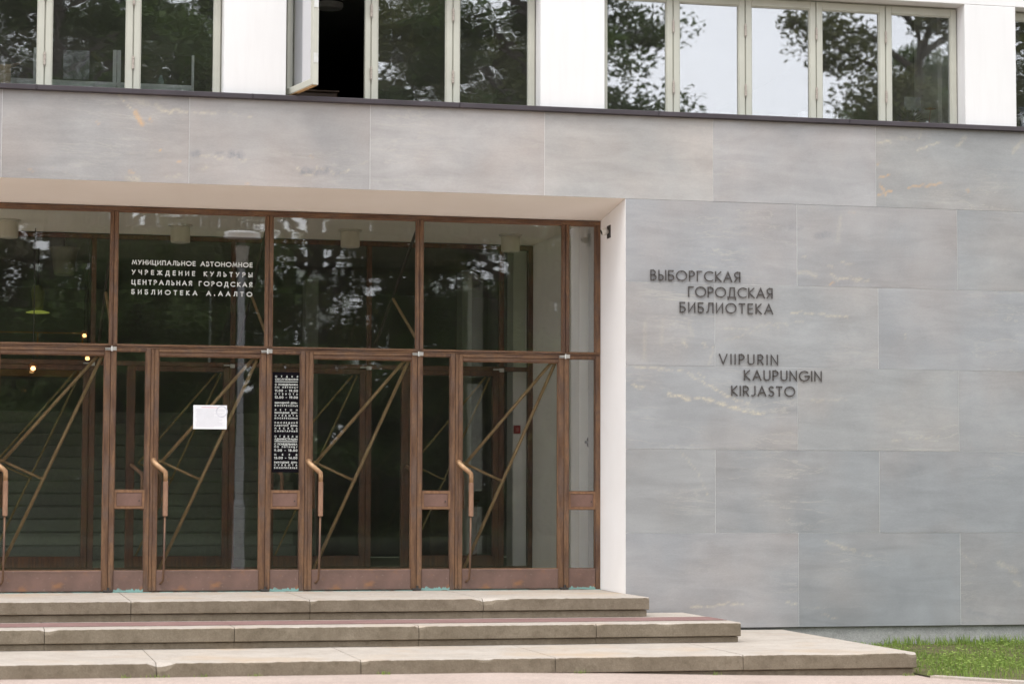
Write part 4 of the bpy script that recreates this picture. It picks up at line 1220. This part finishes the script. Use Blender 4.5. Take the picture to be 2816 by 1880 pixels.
tb = empty('low_cabinet', (-2.9, 1.4, 4.165))
tag(tb, 'dark brown low cabinet just inside the open window', 'cabinet')
MB().cham(-3.10, -2.62, 1.2, 1.6, 4.165, 4.455, .01).build('carcass', HALLWOOD, tb, (-2.9, 1.4, 4.165))
MB().cham(-3.12, -2.60, 1.18, 1.62, 4.4555, 4.475, .005).build('top', HALLWOOD, tb, (-2.9, 1.4, 4.165))
# corner of the last window of the right hand group
GRN = leafmat('house_plant_leaves', (.02, .06, .02), (.05, .12, .04), 8)
pt = empty('potted_plant', (3.20, .60, 4.165))
tag(pt, 'green potted plant in the lower right corner of the right upper windows', 'potted plant')
MB().lathe([(.06, 0), (.085, .13), (.09, .14), (.08, .14)], (3.20, .60, 4.165), 20).build('pot', simple('ochre_pot', (.35, .24, .10), .6), pt, (3.20, .60, 4.165))
m = MB(); q = random.Random(2)
for i in range(42):
    a = q.uniform(0, 6.28); l = q.uniform(.10, .22); e = q.uniform(.2, 1.2)
    c0 = Vector((3.20, .60, 4.30)); t = Vector((math.cos(a) * math.cos(e), math.sin(a) * math.cos(e) * .7, math.sin(e))) * l
    s_ = Vector((-math.sin(a), math.cos(a), 0)) * .025
    m.quad(c0, c0 + t * .5 + s_, c0 + t, c0 + t * .5 - s_)
m.build('leaves', GRN, pt, (3.20, .60, 4.165))
fl = MB().lathe([(.004, 0), (.03, .008), (.055, .004), (.06, .010), (.03, .02), (.004, .022)], (3.38, .52, 4.425), 16)
fl.tube([(3.38, .52, 4.42), (3.37, .54, 4.20)], .004, 6)
tag(fl.build('red_flower', simple('red_petals', (.35, .06, .03), .6), None, (3.38, .52, 4.2)), 'dull red flower beside the potted plant', 'flower')
pn = MB().box(3.215, 3.400, .80, .806, 4.46, 4.60).box(3.30, 3.31, .80, .81, 4.165, 4.46)
tag(pn.build('small_sign_stand', simple('pale_grey_card', (.34, .38, .38), .6), None, (3.3, .8, 4.165)), 'small pale card on a stand above the potted plant', 'card')
pp = MB().box(1.915, 2.065, .30, .42, 4.162, 4.312)
tag(pp.build('white_paper_stack', PAPER, None, (1.99, .36, 4.162)), 'white paper stack on the sill of the third pane', 'paper stack')
BLUE = [simple('blue_binder', (.05, .07, .16), .5, 0, .1), simple('grey_blue_binder', (.12, .15, .24), .5), simple('white_tray', (.55, .57, .60), .5)]
bx = empty('blue_binder_stack', (4.55, .55, 4.165))
tag(bx, 'stack of blue binders with a white tray at the far right upper window', 'binder stack')
for i, (z0, z1, mm) in enumerate(((4.165, 4.335, 0), (4.338, 4.40, 2), (4.403, 4.435, 0), (4.438, 4.465, 1), (4.468, 4.495, 0))):
    MB().cham(4.36 - .004 * i, 4.85, .48 + .003 * i, .72, z0, z1, .004).build('tray' if mm == 2 else 'binder', BLUE[mm], bx, (4.55, .55, 4.165))

# ------------------------------------------------------------------ street lamp behind the camera, mirrored in the second door
lx, ly = -1.45, -18.0
sl_ = empty('street_lamp', (lx, ly, -.98))
tag(sl_, 'grey street lamp post with a white dome, mirrored in the second door', 'street lamp')
LAMPG = simple('lamp_post_grey', (.36, .37, .38), .5, .2)
MB().lathe([(.17, 0), (.17, .05), (.11, .07), (.105, 1.3), (.075, 1.36), (.062, 5.5), (.05, 5.55)], (lx, ly, -.98), 20).build('pole', LAMPG, sl_, (lx, ly, -.98))
MB().lathe([(.085, 5.52), (.10, 5.62), (.13, 5.9), (.10, 5.96), (.05, 6.0)], (lx, ly, -.98), 20).build('lantern', simple('lantern_glass', (.40, .38, .33), .3), sl_, (lx, ly, -.98))
MB().lathe([(.34, 6.06), (.345, 6.08), (.30, 6.14), (.18, 6.20), (.05, 6.225), (.01, 6.23)], (lx, ly, -.98), 28).build('dome', simple('white_dome', (.8, .8, .8), .3), sl_, (lx, ly, -.98), smooth=True)
# ------------------------------------------------------------------ park trees across the forecourt
def tree_proto(seed, h, cw, z_low, leaves, leafm, clumps, leaf=.15, droop=.0):
    r = random.Random(seed)
    t = empty('park_tree', (0, 0, -1.0))
    m = MB()
    lean = r.uniform(-.3, .3)
    top = Vector((lean, r.uniform(-.3, .3), h * .86))
    ax = [Vector((0, 0, -.05)), Vector((.03, 0, h * .2)), Vector((lean * .4, .1, h * .45)), top]
    m.tube(ax, [h * .024, h * .018, h * .012, .03], 9)
    cs = []
    def axis(t_):
        k = t_ * 3; i = min(2, int(k)); return ax[i].lerp(ax[i + 1], k - i)
    for i in range(clumps):
        f = (i + .5) / clumps
        z = z_low + (h - z_low) * f
        prof = math.sin(math.pi * min(1, .12 + .86 * f)) ** .65
        a = i * 2.399 + r.uniform(-.4, .4)
        rad = cw * prof * r.uniform(.45, 1.0)
        base = axis(min(.97, max(.12, (z - rad * .35) / h / .86)))
        tip = Vector((math.cos(a) * rad, math.sin(a) * rad, z + r.uniform(-.4, .3) - droop * rad))
        mid = base.lerp(tip, .5) + Vector((0, 0, .25 + rad * .1))
        m.tube([base, mid, tip], [h * .006, h * .004, .012], 6)
        for _ in range(3):
            q = mid.lerp(tip, r.uniform(.2, 1)); w = q + Vector((r.gauss(0, .6), r.gauss(0, .6), r.gauss(0, .35)))
            m.tube([q, w], [.016, .006], 4)
            cs.append((w, r.uniform(.45, .95)))
        cs.append((tip, r.uniform(.6, 1.2))); cs.append((mid.lerp(tip, .45), r.uniform(.6, 1.1)))
    m.build('trunk', BARK, t, (0, 0, -1.0))
    rs = np.random.RandomState(seed)
    n = leaves
    ci = rs.randint(0, len(cs), n)
    C = np.array([tuple(c[0]) for c in cs])[ci]; S = np.array([c[1] for c in cs])[ci][:, None]
    D = rs.normal(0, 1, (n, 3)); D /= np.linalg.norm(D, axis=1)[:, None]
    P = C + D * S * (rs.uniform(0, 1, (n, 1)) ** .5) * np.array([1.15, 1.15, .55])
    A = rs.normal(0, 1, (n, 3)); A[:, 2] *= .6; A /= np.linalg.norm(A, axis=1)[:, None]
    B = np.cross(A, rs.normal(0, 1, (n, 3))); B /= np.linalg.norm(B, axis=1)[:, None]
    L = leaf * rs.uniform(.6, 1.35, (n, 1))
    V4 = np.stack([P - A * L, P + B * L * .45, P + A * L, P - B * L * .45], 1).reshape(-1, 3)
    me = bpy.data.meshes.new('crown')
    me.vertices.add(4 * n); me.vertices.foreach_set('co', (V4 + np.array([0, 0, 1.0])).astype(np.float32).ravel())
    me.loops.add(4 * n); me.loops.foreach_set('vertex_index', np.arange(4 * n, dtype=np.int32))
    me.polygons.add(n); me.polygons.foreach_set('loop_start', np.arange(0, 4 * n, 4, dtype=np.int32))
    me.update(calc_edges=True); me.materials.append(leafm)
    link(bpy.data.objects.new('crown', me), t, (0, 0, -1.0))
    return t
PA = tree_proto(1, 15.5, 5.2, 2.6, 62000, LEAF, 36, .085, .12)
PB = tree_proto(2, 15.0, 4.4, 2.0, 44000, LEAF_OLIVE, 30, .085, .05)
PC = tree_proto(3, 16.5, 4.8, 5.0, 36000, LEAF_OLIVE, 34, .09, .18)
PD = tree_proto(4, 7.0, 3.2, .5, 14000, LEAF, 22, .15, .10)
TR = [(PA, -4.2, -33, 0), (PC, 2.5, -35.5, 1.1), (PA, 7.4, -32.5, .6), (PC, 18.3, -34.5, .4), (PB, -10.5, -34, 2), (PB, 24.5, -37, 3), (PA, -2.6, -38, 4), (PB, -6.4, -37, 5),
      (PA, 25, -48, 1.5), (PC, -15, -46, 2.2), (PA, 31, -42, 4.4), (PB, 10.2, -46, 1), (PB, -1.5, -47, 2), (PC, 6.8, -48, 3)]
TL = 'tall dark leafy park tree mirrored in the entrance and upper window glass'
SL = 'low dark bushy tree mirrored in the door glass'
SH_ = [(-7, -31, .7), (-2.8, -30, .85), (-.2, -31.5, .95), (4.6, -33.2, .52), (8.4, -31, .95), (11.5, -36, .8), (15.0, -37, .8), (19.5, -36, .9), (-11, -30, .8), (24, -38, 1), (8, -39, .9), (-5, -41, .8), (-9.5, -36, .7)]
used = set()
def place(p, x, y, a, label, cat, grp, sc=1.0):
    if p not in used:
        used.add(p); o = p; o.location = (x, y, -1.02)
    else:
        o = dup(p, (x, y, -1.02))
    o.rotation_euler = (0, 0, a); o.scale = (.6 + .4 * sc, .6 + .4 * sc, sc)
    tag(o, label, cat, grp)
for p, x, y, a in TR: place(p, x, y, a, TL, 'tree', 'tall park trees across the forecourt')
for i, (x, y, sc) in enumerate(SH_):
    place(PD, x, y, i * 1.7, SL, 'tree', 'low bushy trees across the forecourt', sc)

# far wood closing the view between the trunks
rs = np.random.RandomState(9)
n = 60000
P = np.stack([rs.uniform(-60, 80, n), rs.uniform(-70, -58, n), -1.0 + rs.uniform(0, 1, n) ** 1.2 * (5.0 + 1.5 * np.sin(np.linspace(0, 1, n) * 9))], 1)
P[:, 2] = -1.0 + (P[:, 2] + 1.0) * (1 + .3 * np.sin(P[:, 0] * .7) + .2 * np.sin(P[:, 0] * 1.9))
A = rs.normal(0, 1, (n, 3)); A /= np.linalg.norm(A, axis=1)[:, None]
B = np.cross(A, rs.normal(0, 1, (n, 3))); B /= np.linalg.norm(B, axis=1)[:, None]
L = .30 * rs.uniform(.6, 1.4, (n, 1))
V4 = np.stack([P - A * L, P + B * L * .6, P + A * L, P - B * L * .6], 1).reshape(-1, 3)
me = bpy.data.meshes.new('far_shrubbery')
me.from_pydata(list(map(tuple, V4)), [], [(4 * i, 4 * i + 1, 4 * i + 2, 4 * i + 3) for i in range(n)])
me.materials.append(LEAF)
tag(link(bpy.data.objects.new('far_shrubbery', me), None, (0, 0, 0)), 'dark far shrubbery beyond the park trees', 'shrubbery', kind='stuff')
